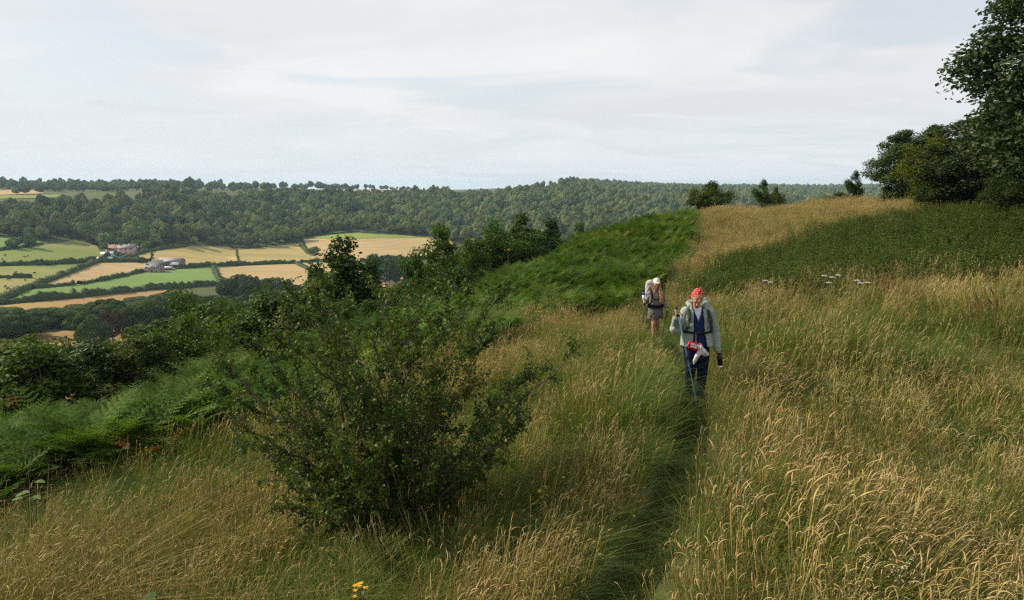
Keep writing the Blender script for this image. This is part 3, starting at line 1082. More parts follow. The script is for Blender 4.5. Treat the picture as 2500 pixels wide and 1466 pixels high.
COWS = [cow_mesh((.02, .016, .012), 'black_cow_hide'), cow_mesh((.07, .03, .015), 'brown_cow_hide'), cow_mesh((.55, .52, .46), 'cream_cow_hide')]
for i, (a, b, c) in enumerate(((60, 631, 1), (68, 629, 0), (6, 637, 1), (12, 627, 0), (23, 687, 0), (62, 689, 0), (40, 669, 1), (70, 674, 2), (85, 671, 0), (20, 710, 0), (27, 712, 0), (14, 705, 1), (38, 711, 0), (28, 702, 2))):
    p, rr = hit(a, b)
    o = obj('cow', COWS[c], loc=(p[0], p[1], gz(p[0], p[1]) + .5), rot=(0, 0, rng.uniform(0, 6.28)), scl=(.85, .85, .85))
    tag(o, ('black cow', 'brown cow', 'cream cow')[c] + ' grazing far off in the valley pasture', 'cow', 'cattle in the valley pasture')
# ------------------------------------------------------------------ houses and the farm
m_slate = mat('grey_slate', (.13, .14, .16), (.18, .18, .20), scale=1.5, rough=.7)
m_clay = mat('red_clay_tile', (.22, .10, .07), (.17, .085, .06), scale=1.5, rough=.8)
m_pink = mat('pink_render', (.62, .36, .32), (.66, .42, .37), scale=.5, rough=.85)
m_white = mat('white_render', (.72, .71, .67), (.78, .77, .74), scale=.5, rough=.85)
m_stone = mat('warm_stone', (.38, .28, .22), (.30, .22, .18), scale=1.2, rough=.9)
m_brick = mat('weathered_brick', (.33, .19, .14), (.26, .16, .12), scale=1.2, rough=.9)
m_pane = mat('window_pane', (.03, .035, .04), rough=.15, spec=.5)
m_sheet = mat('purplish_sheet_roof', (.20, .17, .20), (.26, .22, .25), scale=.6, rough=.6)
m_sheet_l = mat('pale_sheet_roof', (.55, .54, .56), (.62, .60, .61), scale=.6, rough=.6)
m_barnwall = mat('barn_boarding', (.24, .16, .14), (.30, .22, .19), scale=1.5, rough=.9)
m_dark = mat('bay_shade_and_door', (.025, .025, .03), rough=.9)  # near black for painted shade in barn bays, also used on house doors
m_yard = mat('concrete_yard', (.34, .30, .27), (.28, .26, .22), scale=.2, coords='World', rough=.95)


def boxg(x0, x1, y0, y1, z0, z1):
    V = np.array([(x, y, z) for x in (x0, x1) for y in (y0, y1) for z in (z0, z1)], float)
    F = np.array([(0, 1, 3, 2), (4, 6, 7, 5), (0, 4, 5, 1), (2, 3, 7, 6), (0, 2, 6, 4), (1, 5, 7, 3)])
    return V, F


def bx(name, dims, m, parent):
    return obj(name, Geo().add(*boxg(*dims)).mesh(name, [m]), parent)


def gable_walls(w, d, h, rise):
    V = np.array([(-w, -d, -1.5), (w, -d, -1.5), (w, d, -1.5), (-w, d, -1.5), (-w, -d, h), (w, -d, h), (w, d, h), (-w, d, h), (-w, 0, h + rise), (w, 0, h + rise)], float)
    g = Geo().add(V, [(0, 1, 5, 4), (2, 3, 7, 6), (1, 2, 6, 5), (3, 0, 4, 7)])
    g.add(V, [(5, 6, 9), (7, 4, 8)])
    return g


def roof_geo(w, d, h, rise, over=.35, thick=.18):
    g = Geo()
    for s in (-1, 1):
        e = (d + over)
        ze = h - rise * over / d
        a = [(-w - over, s * e, ze), (w + over, s * e, ze), (w + over, 0, h + rise), (-w - over, 0, h + rise)]
        b = [(x, y, z + thick) for x, y, z in a]
        V = np.array(a + b)
        g.add(V, [(0, 1, 2, 3), (4, 7, 6, 5), (0, 4, 5, 1), (1, 5, 6, 2), (3, 2, 6, 7), (0, 3, 7, 4)])
    return g


def house(label, px, py, rot, w, d, h, rise, mw, mr, nwin=3, storeys=2, chimneys=1, name='house'):
    p, rr = hit(px, py)
    root = empty(name, p, math.radians(rot))
    tag(root, label, 'house')
    obj('wall', gable_walls(w, d, h, rise).mesh('wall', [mw]), root)
    rf = obj('roof', roof_geo(w, d, h + .02, rise).mesh('roof', [mr]), root)
    for k in range(chimneys):
        x = (-w + .8) if k == 0 else (w - .8)
        bx('chimney', (x - .4, x + .4, -.35, .35, h + rise * .5, h + rise + 1.0), m_brick, rf)
    for st in range(storeys):
        for i in range(nwin):
            x = -w + (i + .5) * 2 * w / nwin
            z = .9 + st * 2.6
            if st == 0 and i == nwin // 2:
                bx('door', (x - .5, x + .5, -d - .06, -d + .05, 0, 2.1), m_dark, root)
                continue
            wi = bx('window', (x - .62, x + .62, -d - .05, -d + .05, z - .1, z + 1.35), m_white, root)
            bx('pane', (x - .48, x + .48, -d - .08, -d, z + .05, z + 1.2), m_pane, wi)
    return root


house('pink rendered house with grey slate roof among the valley trees', 311, 621, 12, 6.0, 3.2, 5.2, 2.4, m_pink, m_slate, 3, 2, 2)
house('small white house adjoining the pink one', 324, 617, 10, 2.6, 3.0, 4.8, 2.2, m_white, m_slate, 2, 2, 1)
house('little white gabled cottage right of the pink house', 333, 616, 80, 2.2, 1.9, 2.6, 2.4, m_white, m_slate, 2, 1, 0)
house('long brown roofed stone house left of the pink house', 287, 617, -12, 8.5, 3.4, 3.4, 2.8, m_stone, m_clay, 4, 1, 2)
house('white house with red tiled roof up against the wood', 302, 600, 15, 5.0, 3.0, 4.0, 2.4, m_white, m_clay, 3, 1, 1)
house('low pale outbuilding below the brown roofed house', 262, 626, 30, 4.2, 2.2, 2.0, 1.4, m_white, m_sheet_l, 2, 1, 0, 'outbuilding')
house('long low white shed by the lane hedge', 259, 637, 8, 5.5, 1.6, 1.8, .8, m_white, m_sheet_l, 2, 1, 0, 'outbuilding')
house('tiny white shed at the edge of the garden trees', 269, 606, 10, 2.6, 1.6, 2.0, 1.0, m_white, m_sheet_l, 2, 1, 0, 'outbuilding')


def barn(label, px, py, rot, w, d, h, rise, mr, bays=3):
    p, rr = hit(px, py)
    root = empty('barn', p, math.radians(rot))
    tag(root, label, 'barn')
    obj('wall', gable_walls(w, d, h, rise).mesh('wall', [m_barnwall]), root)
    obj('roof', roof_geo(w, d, h + .02, rise, .5).mesh('roof', [mr]), root)
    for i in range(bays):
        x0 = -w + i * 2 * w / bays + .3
        bx('bay', (x0, x0 + 2 * w / bays - .6, -d - .06, -d + .05, 0, h - .5), m_dark, root)  # solid dark panel standing in for the shade inside the open front
    return root


yard = drape('farm_yard', 'pale concrete farm yard between the barns', [(362, 664), (372, 668), (408, 662), (434, 657), (428, 648), (398, 645), (390, 652)], m_yard, lift=.65, step=6)
barn('large barn with purplish roof at the right of the farm', 420, 651, -6, 8.5, 3.8, 4.2, 2.0, m_sheet, 4)
barn('open fronted barn with pale roof in front of the large barn', 417, 655, -4, 6.5, 2.2, 2.8, 1.2, m_sheet_l, 3)
barn('dark green roofed barn in the middle of the farm', 391, 655, 8, 7, 3.6, 3.0, 1.8, mat('dark_green_sheet', (.05, .065, .06), rough=.7), 2)
barn('low dark sheeted barn at the back of the farm', 397, 651, 8, 6.5, 3, 3.4, 1.6, mat('dark_sheet', (.06, .06, .08), rough=.6), 2)
barn('low grey shed at the front right of the farm yard', 402, 661, 5, 5.0, 1.8, 2.0, .9, m_sheet_l, 2)
house('old stone farmhouse at the front of the farm', 374, 666, 6, 5.0, 2.6, 3.8, 2.0, m_stone, m_slate, 3, 2, 2, 'farmhouse')
house('brick cottage adjoining the old stone farmhouse', 386, 665, 6, 3.4, 2.4, 3.0, 1.8, m_brick, m_slate, 2, 1, 1, 'farmhouse')
# ------------------------------------------------------------------ ground cover of the near hill
rng = np.random.default_rng(21)
WIND = np.array([0.86, -0.30, 0.0]) / math.hypot(.86, .30)


def blades(g, n, rad, h0, h1, w, rng, lean=0.45, bend=0.35, m=0, segs=3, wind=0.25):
    a = rng.uniform(0, 6.28, n)
    rr = rad * np.sqrt(rng.uniform(0, 1, n))
    base = np.column_stack([np.cos(a) * rr, np.sin(a) * rr, np.full(n, -0.04)])
    h = rng.uniform(h0, h1, n)
    d = rng.uniform(0, 6.28, n)
    D = np.column_stack([np.cos(d), np.sin(d), np.zeros(n)]) + WIND * wind
    ln = rng.uniform(0.1, lean, n)
    bd = rng.uniform(0.1, 1.0, n) * bend * 2
    t = np.linspace(0, 1, segs + 1)
    P = base[:, None] + D[:, None] * (h[:, None] * (ln[:, None] * t + bd[:, None] * t ** 2.2))[..., None]
    P[:, :, 2] += h[:, None] * (t - 0.35 * bd[:, None] * t ** 3)
    f = rng.uniform(0, 6.28, n)
    S = np.column_stack([np.cos(f), np.sin(f), np.zeros(n)])
    W = w * (1 - t ** 1.8 * 0.92) * 0.5
    A, B = P + S[:, None] * W[None, :, None], P - S[:, None] * W[None, :, None]
    V = np.stack([A, B], 2).reshape(-1, 3)
    k = segs + 1
    i = (np.arange(n)[:, None] * k + np.arange(segs)[None]).ravel() * 2
    F = np.column_stack([i, i + 1, i + 3, i + 2])
    g.add(V, F, m)


def stalks(g, n, rad, h0, h1, rng, head_len, head_r, ms, mh, arch=0.9, wind=0.8, stem=0.0022, sides=3, side_spread=0.35):
    for _ in range(n):
        a, rr = rng.uniform(0, 6.28), rad * math.sqrt(rng.uniform())
        b = np.array([math.cos(a) * rr, math.sin(a) * rr, -0.03])
        h = rng.uniform(h0, h1)
        d = rng.uniform(0, 6.28)
        D = np.array([math.cos(d), math.sin(d), 0]) * side_spread + WIND * wind * rng.uniform(0.3, 1.2)
        D /= np.linalg.norm(D) + 1e-9
        ln = rng.uniform(0.05, 0.30)
        t = np.linspace(0, 1, 4)[:, None]
        P = b + D * (ln * h * t ** 1.6) + np.array([0, 0, 1.0]) * (h * t)
        S = np.array([-D[1], D[0], 0]) * stem
        V = np.stack([P + S, P - S], 1).reshape(-1, 3)
        i = np.arange(3) * 2
        g.add(V, np.column_stack([i, i + 1, i + 3, i + 2]), ms)
        # the head carries on from the stalk and arches over with the wind
        hl = head_len * rng.uniform(0.7, 1.3)
        q = arch * rng.uniform(0.15, 1.3)
        u = np.linspace(0, 1, 6)
        ang = math.atan(ln * 1.6) + q * 1.9 * u
        st = hl / 5
        H = [P[-1]]
        for k in range(5):
            H.append(H[-1] + st * (D * math.sin(ang[k]) + np.array([0, 0, math.cos(ang[k])])))
        R = head_r * rng.uniform(.75, 1.25) * np.array([.35, .9, 1.0, .85, .55, .12])
        g.add(*tube(np.array(H), R, sides), mh)


def panicle(g, n, rad, h0, h1, rng, ms, mh, spk=34, size=0.011, spread=0.05):
    for _ in range(n):
        a, rr = rng.uniform(0, 6.28), rad * math.sqrt(rng.uniform())
        b = np.array([math.cos(a) * rr, math.sin(a) * rr, -0.03])
        h = rng.uniform(h0, h1)
        D = WIND * rng.uniform(0, .3) + np.array([rng.normal() * .08, rng.normal() * .08, 0])
        t = np.linspace(0, 1, 4)[:, None]
        P = b + D * (h * t ** 2) + np.array([0, 0, 1.0]) * (h * t)
        S = np.array([.0018, .0004, 0])
        V = np.stack([P + S, P - S], 1).reshape(-1, 3)
        i = np.arange(3) * 2
        g.add(V, np.column_stack([i, i + 1, i + 3, i + 2]), ms)
        u = rng.uniform(0.72, 1.04, spk)[:, None]
        C = b + D * (h * u ** 2) + np.array([0, 0, 1.0]) * (h * u)
        C = C + rng.normal(size=(spk, 3)) * spread * (1.12 - u) * 2.2
        g.add(*leaf_cards(C, size * rng.uniform(.6, 1.5, spk), rng, None, 1.0, .5), mh)


W_ = dict(coords='World')
m_gr = mat('meadow_blade', (0.076, 0.126, 0.018), (0.148, 0.160, 0.034), scale=0.9, rough=.7, spec=.15, transl=.35, rnd=.2, rnd_hue=.02, c3=(0.085, 0.135, 0.028), s3=.28, r3=(.48, .62), transl_col=(1.2, 1.2, .6), **W_)
m_gr_dk = mat('lush_blade', (0.062, 0.108, 0.016), (0.100, 0.140, 0.026), scale=1.2, rough=.6, spec=.2, transl=.35, rnd=.2, rnd_hue=.015, transl_col=(1.2, 1.25, .55), **W_)
m_straw = mat('straw_stalk', (0.205, 0.175, 0.055), (0.28, 0.215, 0.085), scale=1.2, rough=.75, spec=.15, transl=.25, rnd=.18, c3=(0.20, 0.175, 0.05), s3=.3, r3=(.5, .65), transl_col=(1.1, 1.05, .8), **W_)
m_head = mat('seed_head', (0.42, 0.29, 0.145), (0.52, 0.385, 0.20), scale=1.0, rough=.85, spec=.1, transl=.3, rnd=.18, rnd_hue=.015, c3=(0.33, 0.27, 0.125), s3=.22, r3=(.45, .6), transl_col=(1.1, 1.05, .85), **W_)
m_fescue = mat('fescue_head', (0.33, 0.27, 0.105), (0.45, 0.37, 0.17), scale=1.0, rough=.85, spec=.1, transl=.3, rnd=.18, rnd_hue=.015, transl_col=(1.1, 1.05, .8), **W_)
m_pale = mat('pale_panicle', (0.42, 0.38, 0.24), (0.50, 0.46, 0.32), scale=2, rough=.85, spec=.1, transl=.3, rnd=.15, transl_col=(1.1, 1.1, .9), **W_)
m_trod_shade = mat('trodden_shade_blade', (0.030, 0.055, 0.012), (0.055, 0.075, 0.018), scale=2, rough=.7, spec=.1, transl=.2, rnd=.2, **W_)  # green darkened to paint in the shade between the tall verges
GM = [m_gr, m_gr_dk, m_straw, m_head, m_fescue, m_pale, m_trod_shade]
GP = []
for k in range(3):      # 0-2 mixed green tufts
    g = Geo(); blades(g, 50, .20, .25, .56, .0058, rng, m=0, bend=.5); blades(g, 12, .2, .28, .52, .004, rng, m=2, bend=.5); stalks(g, 3, .2, .4, .6, rng, .09, .0042, 2, 4); GP.append(g.mesh('green_tuft', GM))
for k in range(3):      # 3-5 soft arching heads, pinkish tan
    g = Geo(); blades(g, 32, .20, .22, .5, .0055, rng, m=0, bend=.5); blades(g, 10, .2, .25, .5, .004, rng, m=2, bend=.5); stalks(g, 11, .2, .38, .66, rng, .085, .0044, 2, 3, sides=4, arch=.75, wind=.6, side_spread=.6); GP.append(g.mesh('soft_grass', GM))
for k in range(3):      # 6-8 fine fescue
    g = Geo(); blades(g, 28, .20, .2, .46, .0045, rng, m=0, bend=.5); blades(g, 12, .2, .25, .5, .0035, rng, m=2, bend=.6); stalks(g, 24, .2, .36, .66, rng, .085, .0031, 2, 4, arch=.95, side_spread=.8); GP.append(g.mesh('fine_fescue', GM))
for k in range(2):      # 9-10 pale loose panicles
    g = Geo(); blades(g, 36, .20, .25, .55, .0055, rng, m=0); panicle(g, 7, .2, .42, .68, rng, 2, 5, size=.009); GP.append(g.mesh('loose_panicle', GM))
for k in range(2):      # 11-12 short trodden path grass, its dark green carrying painted trough shade
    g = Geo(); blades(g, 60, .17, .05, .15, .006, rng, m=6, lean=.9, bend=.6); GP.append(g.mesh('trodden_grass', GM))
for k in range(2):      # 13-14 lush tall dark tufts
    g = Geo(); blades(g, 60, .20, .3, .66, .0062, rng, m=1, bend=.5); stalks(g, 2, .2, .5, .7, rng, .1, .005, 2, 4); GP.append(g.mesh('lush_tuft', GM))

m_dock = mat('rusty_dock', (.095, .055, .028), (.13, .075, .035), scale=6, rough=.85, spec=.05, rnd=.2)
GM.append(m_dock)
g = Geo(); blades(g, 24, .2, .2, .45, .006, rng, m=0, bend=.5); stalks(g, 6, .14, .45, .7, rng, .24, .011, 7, 7, arch=.12, wind=.2, sides=5); GP.append(g.mesh('dock_spikes', GM))   # 15
for q in range(2):      # 16-17 flattened, broken straw lying over
    g = Geo(); blades(g, 50, .24, .3, .65, .0045, rng, m=2, lean=1.6, bend=.9, wind=.9); blades(g, 20, .2, .15, .35, .005, rng, m=0, bend=.6); GP.append(g.mesh('flattened_straw', GM))
# brow of the hill: beyond it the ground drops to the trees
EDGE = np.array([ray(a, 700)[:2] * r for a, r in ((-400, 15.5), (0, 18.5), (500, 21.5), (1000, 27), (1200, 36), (1400, 52), (1600, 66), (1700, 72))])


def past_edge(X, Y):
    t = np.arctan2(X, Y)
    te = np.arctan2(EDGE[:, 0], EDGE[:, 1])
    re = np.hypot(EDGE[:, 0], EDGE[:, 1])
    return np.hypot(X, Y) - np.interp(t, te, re)


BR_LOW = ([-400, 0, 150, 300, 430, 560, 700, 980, 1200, 1240, 1350, 1500, 1560, 1620, 1660, 1700, 1705], [1230, 1150, 1100, 1062, 1010, 980, 950, 850, 785, 765, 748, 715, 690, 650, 612, 575, 500])


def inpoly(px, py, poly):
    poly = np.array(poly, float)
    c = np.zeros(len(px), bool)
    j = len(poly) - 1
    for i in range(len(poly)):
        xi, yi, xj, yj = *poly[i], *poly[j]
        cond = ((yi > py) != (yj > py)) & (px < (xj - xi) * (py - yi) / (yj - yi + 1e-12) + xi)
        c ^= cond
        j = i
    return c


NETTLE = [(1660, 700), (1750, 655), (1900, 600), (2080, 552), (2250, 522), (2350, 510), (2520, 500), (3200, 500), (3200, 660), (2500, 640), (2350, 655), (2200, 655), (2050, 668), (1850, 690), (1720, 705)]
DRY = [(1600, 700), (1640, 640), (1700, 575), (1690, 500), (2500, 440), (2500, 500), (2250, 522), (2080, 552), (1900, 600), (1750, 655), (1650, 700)]


def hash_noise(X, Y, s, seed):
    rg = np.random.default_rng(seed)
    v = np.zeros(len(X))
    for k in range(6):
        a = rg.uniform(0, 6.28)
        f = s * rg.uniform(.6, 1.7)
        v += np.sin((X * math.cos(a) + Y * math.sin(a)) * f + rg.uniform(0, 6.28))
    return v / 6 ** .5 / 1.0


def sample(dens, r0, r1, a0=-50, a1=50):
    area = 0.5 * math.radians(a1 - a0) * (r1 ** 2 - r0 ** 2)
    n = int(area * dens)
    t = np.radians(rng.uniform(a0, a1, n))
    r = np.sqrt(rng.uniform(r0 ** 2, r1 ** 2, n))
    return np.sin(t) * r, np.cos(t) * r


XS, YS = [], []
for dens, a, b in ((38, 1.2, 8), (30, 8, 13), (20, 13, 22), (11, 22, 36), (6.5, 36, 60), (4.5, 60, 95)):
    x, y = sample(dens, a, b)
    XS.append(x); YS.append(y)
seg = rng.integers(0, len(PATH) - 1, 2600)
tt = rng.uniform(0, 1, 2600)[:, None]
ex = PATH[seg] + (PATH[seg + 1] - PATH[seg]) * tt + rng.normal(size=(2600, 2)) * .08
XS.append(ex[:, 0]); YS.append(ex[:, 1])
X, Y = np.concatenate(XS), np.concatenate(YS)
Z = ground_z(X, Y)
R = np.hypot(X, Y)
PX, PY, _ = project(X, Y, Z + 0.4)
pe = past_edge(X, Y)
bracken = (PY < np.interp(PX, *BR_LOW) + rng.normal(size=len(X)) * 5) & (PX < 1700 + rng.normal(size=len(X)) * 10) & (R > 9)
nettle = inpoly(PX + rng.normal(size=len(X)) * 40, PY + rng.normal(size=len(X)) * 9 + 10 * hash_noise(X, Y, .8, 12), NETTLE) & (R > 11)
dry = inpoly(PX, PY, DRY)
dp = dist_poly(X, Y, PATH)
crest = (PX > 1690) & (R > 80)
keep = (pe < 3) & ~bracken & ~nettle & ~crest
n1, n2 = hash_noise(X, Y, 1.1, 1), hash_noise(X, Y, .5, 2)
pid = rng.integers(0, 3, len(X))
u = rng.uniform(0, 1, len(X))
pid = np.where(u < .17 + .13 * n1 + np.where(PY > 1050, .10, 0), rng.integers(3, 6, len(X)), pid)
u2 = rng.uniform(0, 1, len(X))
pid = np.where(u2 < np.clip(.22 - .08 * n1 + np.where(PX < 1600, .10, 0), 0, .8), rng.integers(6, 9, len(X)), pid)
u3 = rng.uniform(0, 1, len(X))
pid = np.where((u3 < .07 + .10 * (n2 > .6)) & (PX > 1500), rng.integers(9, 11, len(X)), pid)
lush = (n2 < -0.12) | ((dp < .6) & (dp > .15) & (rng.uniform(0, 1, len(X)) < .6))
pid = np.where(lush & ~dry & (rng.uniform(0, 1, len(X)) < .75), rng.integers(13, 15, len(X)), pid)
pid = np.where(dry, np.where(rng.uniform(0, 1, len(X)) < .75, rng.integers(6, 9, len(X)), rng.integers(3, 6, len(X))), pid)
n3 = hash_noise(X, Y, 1.9, 51)
pid = np.where((n3 > 1.15) & (rng.uniform(0, 1, len(X)) < .6), rng.integers(16, 18, len(X)), pid)
pid = np.where((hash_noise(X, Y, .7, 52) > 1.1) & (rng.uniform(0, 1, len(X)) < .035) & (PX > 1700), 15, pid)
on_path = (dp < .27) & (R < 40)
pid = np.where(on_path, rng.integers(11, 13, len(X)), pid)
k = keep
n = int(k.sum())
sc = rng.uniform(.70, 1.22, n) * (1 + .20 * n1[k].clip(-1.3, 1.3) + .10 * hash_noise(X[k], Y[k], 2.6, 31))
sc = np.where((dp[k] < .62) & ~on_path[k], sc * np.where(dp[k] < .44, .64, .82), sc)
far_f = 1 + np.clip((R[k] - 25) / 60, 0, .7)
lx, ly = hash_noise(X[k], Y[k], 1.6, 33), hash_noise(X[k], Y[k], 1.4, 34)
rot = np.column_stack([rng.normal(size=n) * .10 + .26 * lx * np.clip(dp[k] / .9, 0, 1), rng.normal(size=n) * .10 + .26 * ly * np.clip(dp[k] / .9, 0, 1), rng.uniform(-1.3, 1.3, n) + .6 * lx])
S3 = np.column_stack([sc * far_f * 1.1, sc * far_f * 1.1, sc])
scatter('meadow_grass', 'long dry summer grass with seed heads covering the hill', np.column_stack([X, Y, Z])[k], rot, S3, pid[k], GP)

# ------------------------------------------------------------------ bracken
m_br = mat('bracken_frond', (0.030, 0.072, 0.014), (0.080, 0.138, 0.028), scale=5.0, detail=5, rough=.7, spec=.02, transl=.30, rnd=.22, rnd_hue=.02, c3=(0.105, 0.140, 0.028), s3=.25, r3=(.5, .7), transl_col=(1.2, 1.35, .5), **W_)
m_brs = mat('bracken_stem', (0.10, 0.12, 0.03), (.16, .13, .05), scale=4, rough=.6)
m_brdead = mat('dead_bracken', (0.24, 0.09, 0.03), (0.17, 0.065, 0.022), scale=6, rough=.8, transl=.2, transl_col=(1.2, 1, .8))


def frond(g, b, az, L, stem_h, rng, m=0, ms=1, tilt0=0.25, arch=1.15, npairs=13):
    D = np.array([math.cos(az), math.sin(az), 0])
    S = np.array([-D[1], D[0], 0])
    n = npairs + 4
    u = np.linspace(0, 1, n)
    ang = tilt0 + arch * u ** .8
    step = (stem_h + L) / (n - 1)
    P = [b]
    for k in range(n - 1):
        P.append(P[-1] + step * (D * math.sin(ang[k]) + np.array([0, 0, math.cos(ang[k])])))
    P = np.array(P)
    g.add(*tube(P, np.linspace(.006, .0015, n), 3), ms)
    T = np.gradient(P, axis=0)
    T /= np.linalg.norm(T, axis=1, keepdims=True)
    Nn = np.cross(S, T)
    k0 = int(n * stem_h / (stem_h + L))
    Vs, Fs, c = [], [], 0
    for k in range(k0, n):
        t = (k - k0) / max(1, n - 1 - k0)
        ln = L * (0.40 * (1 - t) ** .8 + .02)
        for sd in (-1, 1):
            d = S * sd * math.cos(.35) + T[k] * math.sin(.35 + .3 * t) - Nn[k] * rng.uniform(-.05, .22)
            d /= np.linalg.norm(d)
            w = np.cross(d, Nn[k])
            w /= np.linalg.norm(w) + 1e-9
            npn = max(2, int(7 * (1 - t) + 2))
            for q in range(npn):
                f0 = q / npn
                c0 = P[k] + d * ln * f0
                seg = ln / npn
                hw = ln * .19 * (1 - f0 * .85) + .004
                a_ = c0 + d * seg * 1.15
                Vs += [c0, c0 + w * hw + d * seg * .75, a_, c0 - w * hw + d * seg * .75]
                Fs += [(c, c + 1, c + 2), (c, c + 2, c + 3)]
                c += 4
    g.add(np.array(Vs), np.array(Fs), m)


BP = []
for k in range(6):
    g = Geo()
    for q in range(5):
        frond(g, np.array([rng.normal() * .10, rng.normal() * .10, -.03]), rng.normal() * 1.1 - .2 + (3.1 if rng.random() < .22 else 0), rng.uniform(.5, .85), rng.uniform(.3, .65), rng, tilt0=rng.uniform(.05, .35), arch=rng.uniform(.9, 1.5))
    BP.append(g.mesh('bracken_plant', [m_br, m_brs]))
for k in range(6):      # looser plants for the far bank, fronds held flatter
    g = Geo()
    for q in range(4):
        frond(g, np.array([rng.normal() * .12, rng.normal() * .12, -.03]), rng.normal() * 1.3 - .3, rng.uniform(.5, .8), rng.uniform(.25, .6), rng, tilt0=rng.uniform(.15, .55), arch=rng.uniform(.7, 1.2), npairs=8)
    BP.append(g.mesh('bracken_plant', [m_br, m_brs]))
XS, YS = [], []
for dens, a, b in ((15, 9, 22), (11, 22, 40), (7.5, 40, 75)):
    x, y = sample(dens, a, b, -52, 20)
    XS.append(x); YS.append(y)
X, Y = np.concatenate(XS), np.concatenate(YS)
Z = ground_z(X, Y)
PX, PY, _ = project(X, Y, Z + 0.7)
pe = past_edge(X, Y)
R = np.hypot(X, Y)
k = (PY < np.interp(PX, *BR_LOW) + rng.normal(size=len(X)) * 8) & (PX < 1700 + rng.normal(size=len(X)) * 14) & (pe < 5)
X, Y, Z, R = X[k], Y[k], Z[k], R[k]
n = len(X)
pw = project(X, Y, Z)[0]
sc = rng.uniform(.7, 1.1, n) * (1 + .22 * hash_noise(X, Y, .9, 7)) * np.interp(np.hypot(X, Y), [16, 26, 45], [1, .85, .85]) * np.interp(pw, [1300, 1500, 1700], [1, 1.2, 1.2])
rot = np.column_stack([rng.normal(size=n) * .12, rng.normal(size=n) * .12, rng.normal(size=n) * .7])
scatter('bracken', 'dense green bracken fern bank along the brow of the hill', np.column_stack([X, Y, Z]), rot, np.column_stack([sc, sc, sc]), rng.integers(0, 6, n) + np.where(R + rng.normal(size=n) * 3 > 24, 6, 0), BP)

# ------------------------------------------------------------------ nettles
m_net = mat('nettle_leaf', (0.045, 0.074, 0.015), (0.075, 0.102, 0.022), scale=1.5, rough=.65, spec=.1, transl=.25, rnd=.2, rnd_hue=.02, c3=(.10, .115, .03), s3=.4, r3=(.6, .75), **W_)
m_nety = mat('yellowed_leaf', (0.32, 0.24, 0.035), (.27, .21, .04), scale=3, rough=.6, transl=.2, transl_col=(1.1, 1.05, .6))
NP = []
for k in range(4):
    g = Geo()
    for q in range(9):
        b = np.array([rng.normal() * .16, rng.normal() * .16, -.03])
        h = rng.uniform(.55, .95)
        tip = b + np.array([rng.normal() * .1 + .05, rng.normal() * .1, h])
        P = curve_pts(b, tip, 4, .03, rng)
        g.add(*tube(P, np.linspace(.004, .002, 4), 3), 0)
        t = np.repeat(np.linspace(.25, 1, 9), 4)
        C = b + (tip - b) * t[:, None]
        a = rng.uniform(0, 6.28, len(t))
        o = np.column_stack([np.cos(a), np.sin(a), np.full(len(t), -.25)])
        ln = .045 * (1.35 - t)[:, None] + .02
        V, F = leaf_cards(C + o * ln, .085 * (1.25 - t * .7), rng, np.array([0, 0, 1.2]), .5, .55)
        y = rng.random() < .015
        g.add(V, F, 1 if y else 0)
    NP.append(g.mesh('nettle_clump', [m_net, m_nety]))
x1, y1 = sample(15, 10, 26, 8, 50)
x2, y2 = sample(9, 26, 60, 8, 50)
X, Y = np.concatenate([x1, x2]), np.concatenate([y1, y2])
Z = ground_z(X, Y)
PX, PY, _ = project(X, Y, Z + 0.5)
k = inpoly(PX + rng.normal(size=len(X)) * 40, PY + rng.normal(size=len(X)) * 9 + 10 * hash_noise(X, Y, .8, 12), NETTLE)
X, Y, Z = X[k], Y[k], Z[k]
n = len(X)
sc = rng.uniform(.7, 1.15, n)
rot = np.column_stack([rng.normal(size=n) * .1, rng.normal(size=n) * .1, rng.uniform(0, 6.28, n)])
scatter('nettles', 'band of dark green nettles crossing the grassy slope', np.column_stack([X, Y, Z]), rot, np.column_stack([sc, sc, sc]), rng.integers(0, 4, n), NP)

# trodden path sheet under the grass
Pth = np.array([PATH[0] + (PATH[0] - PATH[1]) * .5] + list(PATH))
L = np.concatenate([[0], np.cumsum(np.linalg.norm(np.diff(Pth, axis=0), axis=1))])
s_ = np.arange(0, L[-1], .25)
Q = np.column_stack([np.interp(s_, L, Pth[:, 0]), np.interp(s_, L, Pth[:, 1])])
T = np.gradient(Q, axis=0); T /= np.linalg.norm(T, axis=1, keepdims=True)
S = np.column_stack([-T[:, 1], T[:, 0]])
cols = []
for o_ in (-.18, -.09, 0, .09, .18):
    q = Q + S * o_
    cols.append(np.column_stack([q, ground_z(q[:, 0], q[:, 1]) + .012]))
V = np.stack(cols, 1).reshape(-1, 3)
i = np.arange(len(Q) - 1)[:, None] * 5
j = np.arange(4)[None]
F = np.stack([i + j, i + 5 + j, i + 6 + j, i + 1 + j], -1).reshape(-1, 4)
m_path = mat('trodden_earth', (.030, .034, .014), (.05, .042, .022), scale=5, coords='World', rough=.95, spec=.1, bump=.4)
tag(obj('path', make_mesh('path', V, F, [m_path], smooth=True)), 'narrow trodden path winding through the long grass', kind='structure')
# ------------------------------------------------------------------ trees on the steep slope below the brow
rng = np.random.default_rng(8)
SL = [make_tree_meshes('slope_tree_0', 10, 2.7, rng, 17000, .21, .0, 60, upright=True, clump=.27),
      make_tree_meshes('slope_tree_1', 9, 3.0, rng, 17000, .20, .0, 60, clump=.26),
      make_tree_meshes('slope_tree_2', 10, 2.3, rng, 15000, .20, .0, 52, upright=True, clump=.28),
      make_tree_meshes('slope_tree_3', 8, 3.2, rng, 17000, .18, .0, 64, clump=.24),
      make_tree_meshes('slope_tree_4', 11, 3.0, rng, 13000, .20, .06, 50, clump=.24)]
SL_H = [10, 9, 10, 8, 11]
SL_R = [2.7, 3.0, 2.3, 3.2, 3.0]


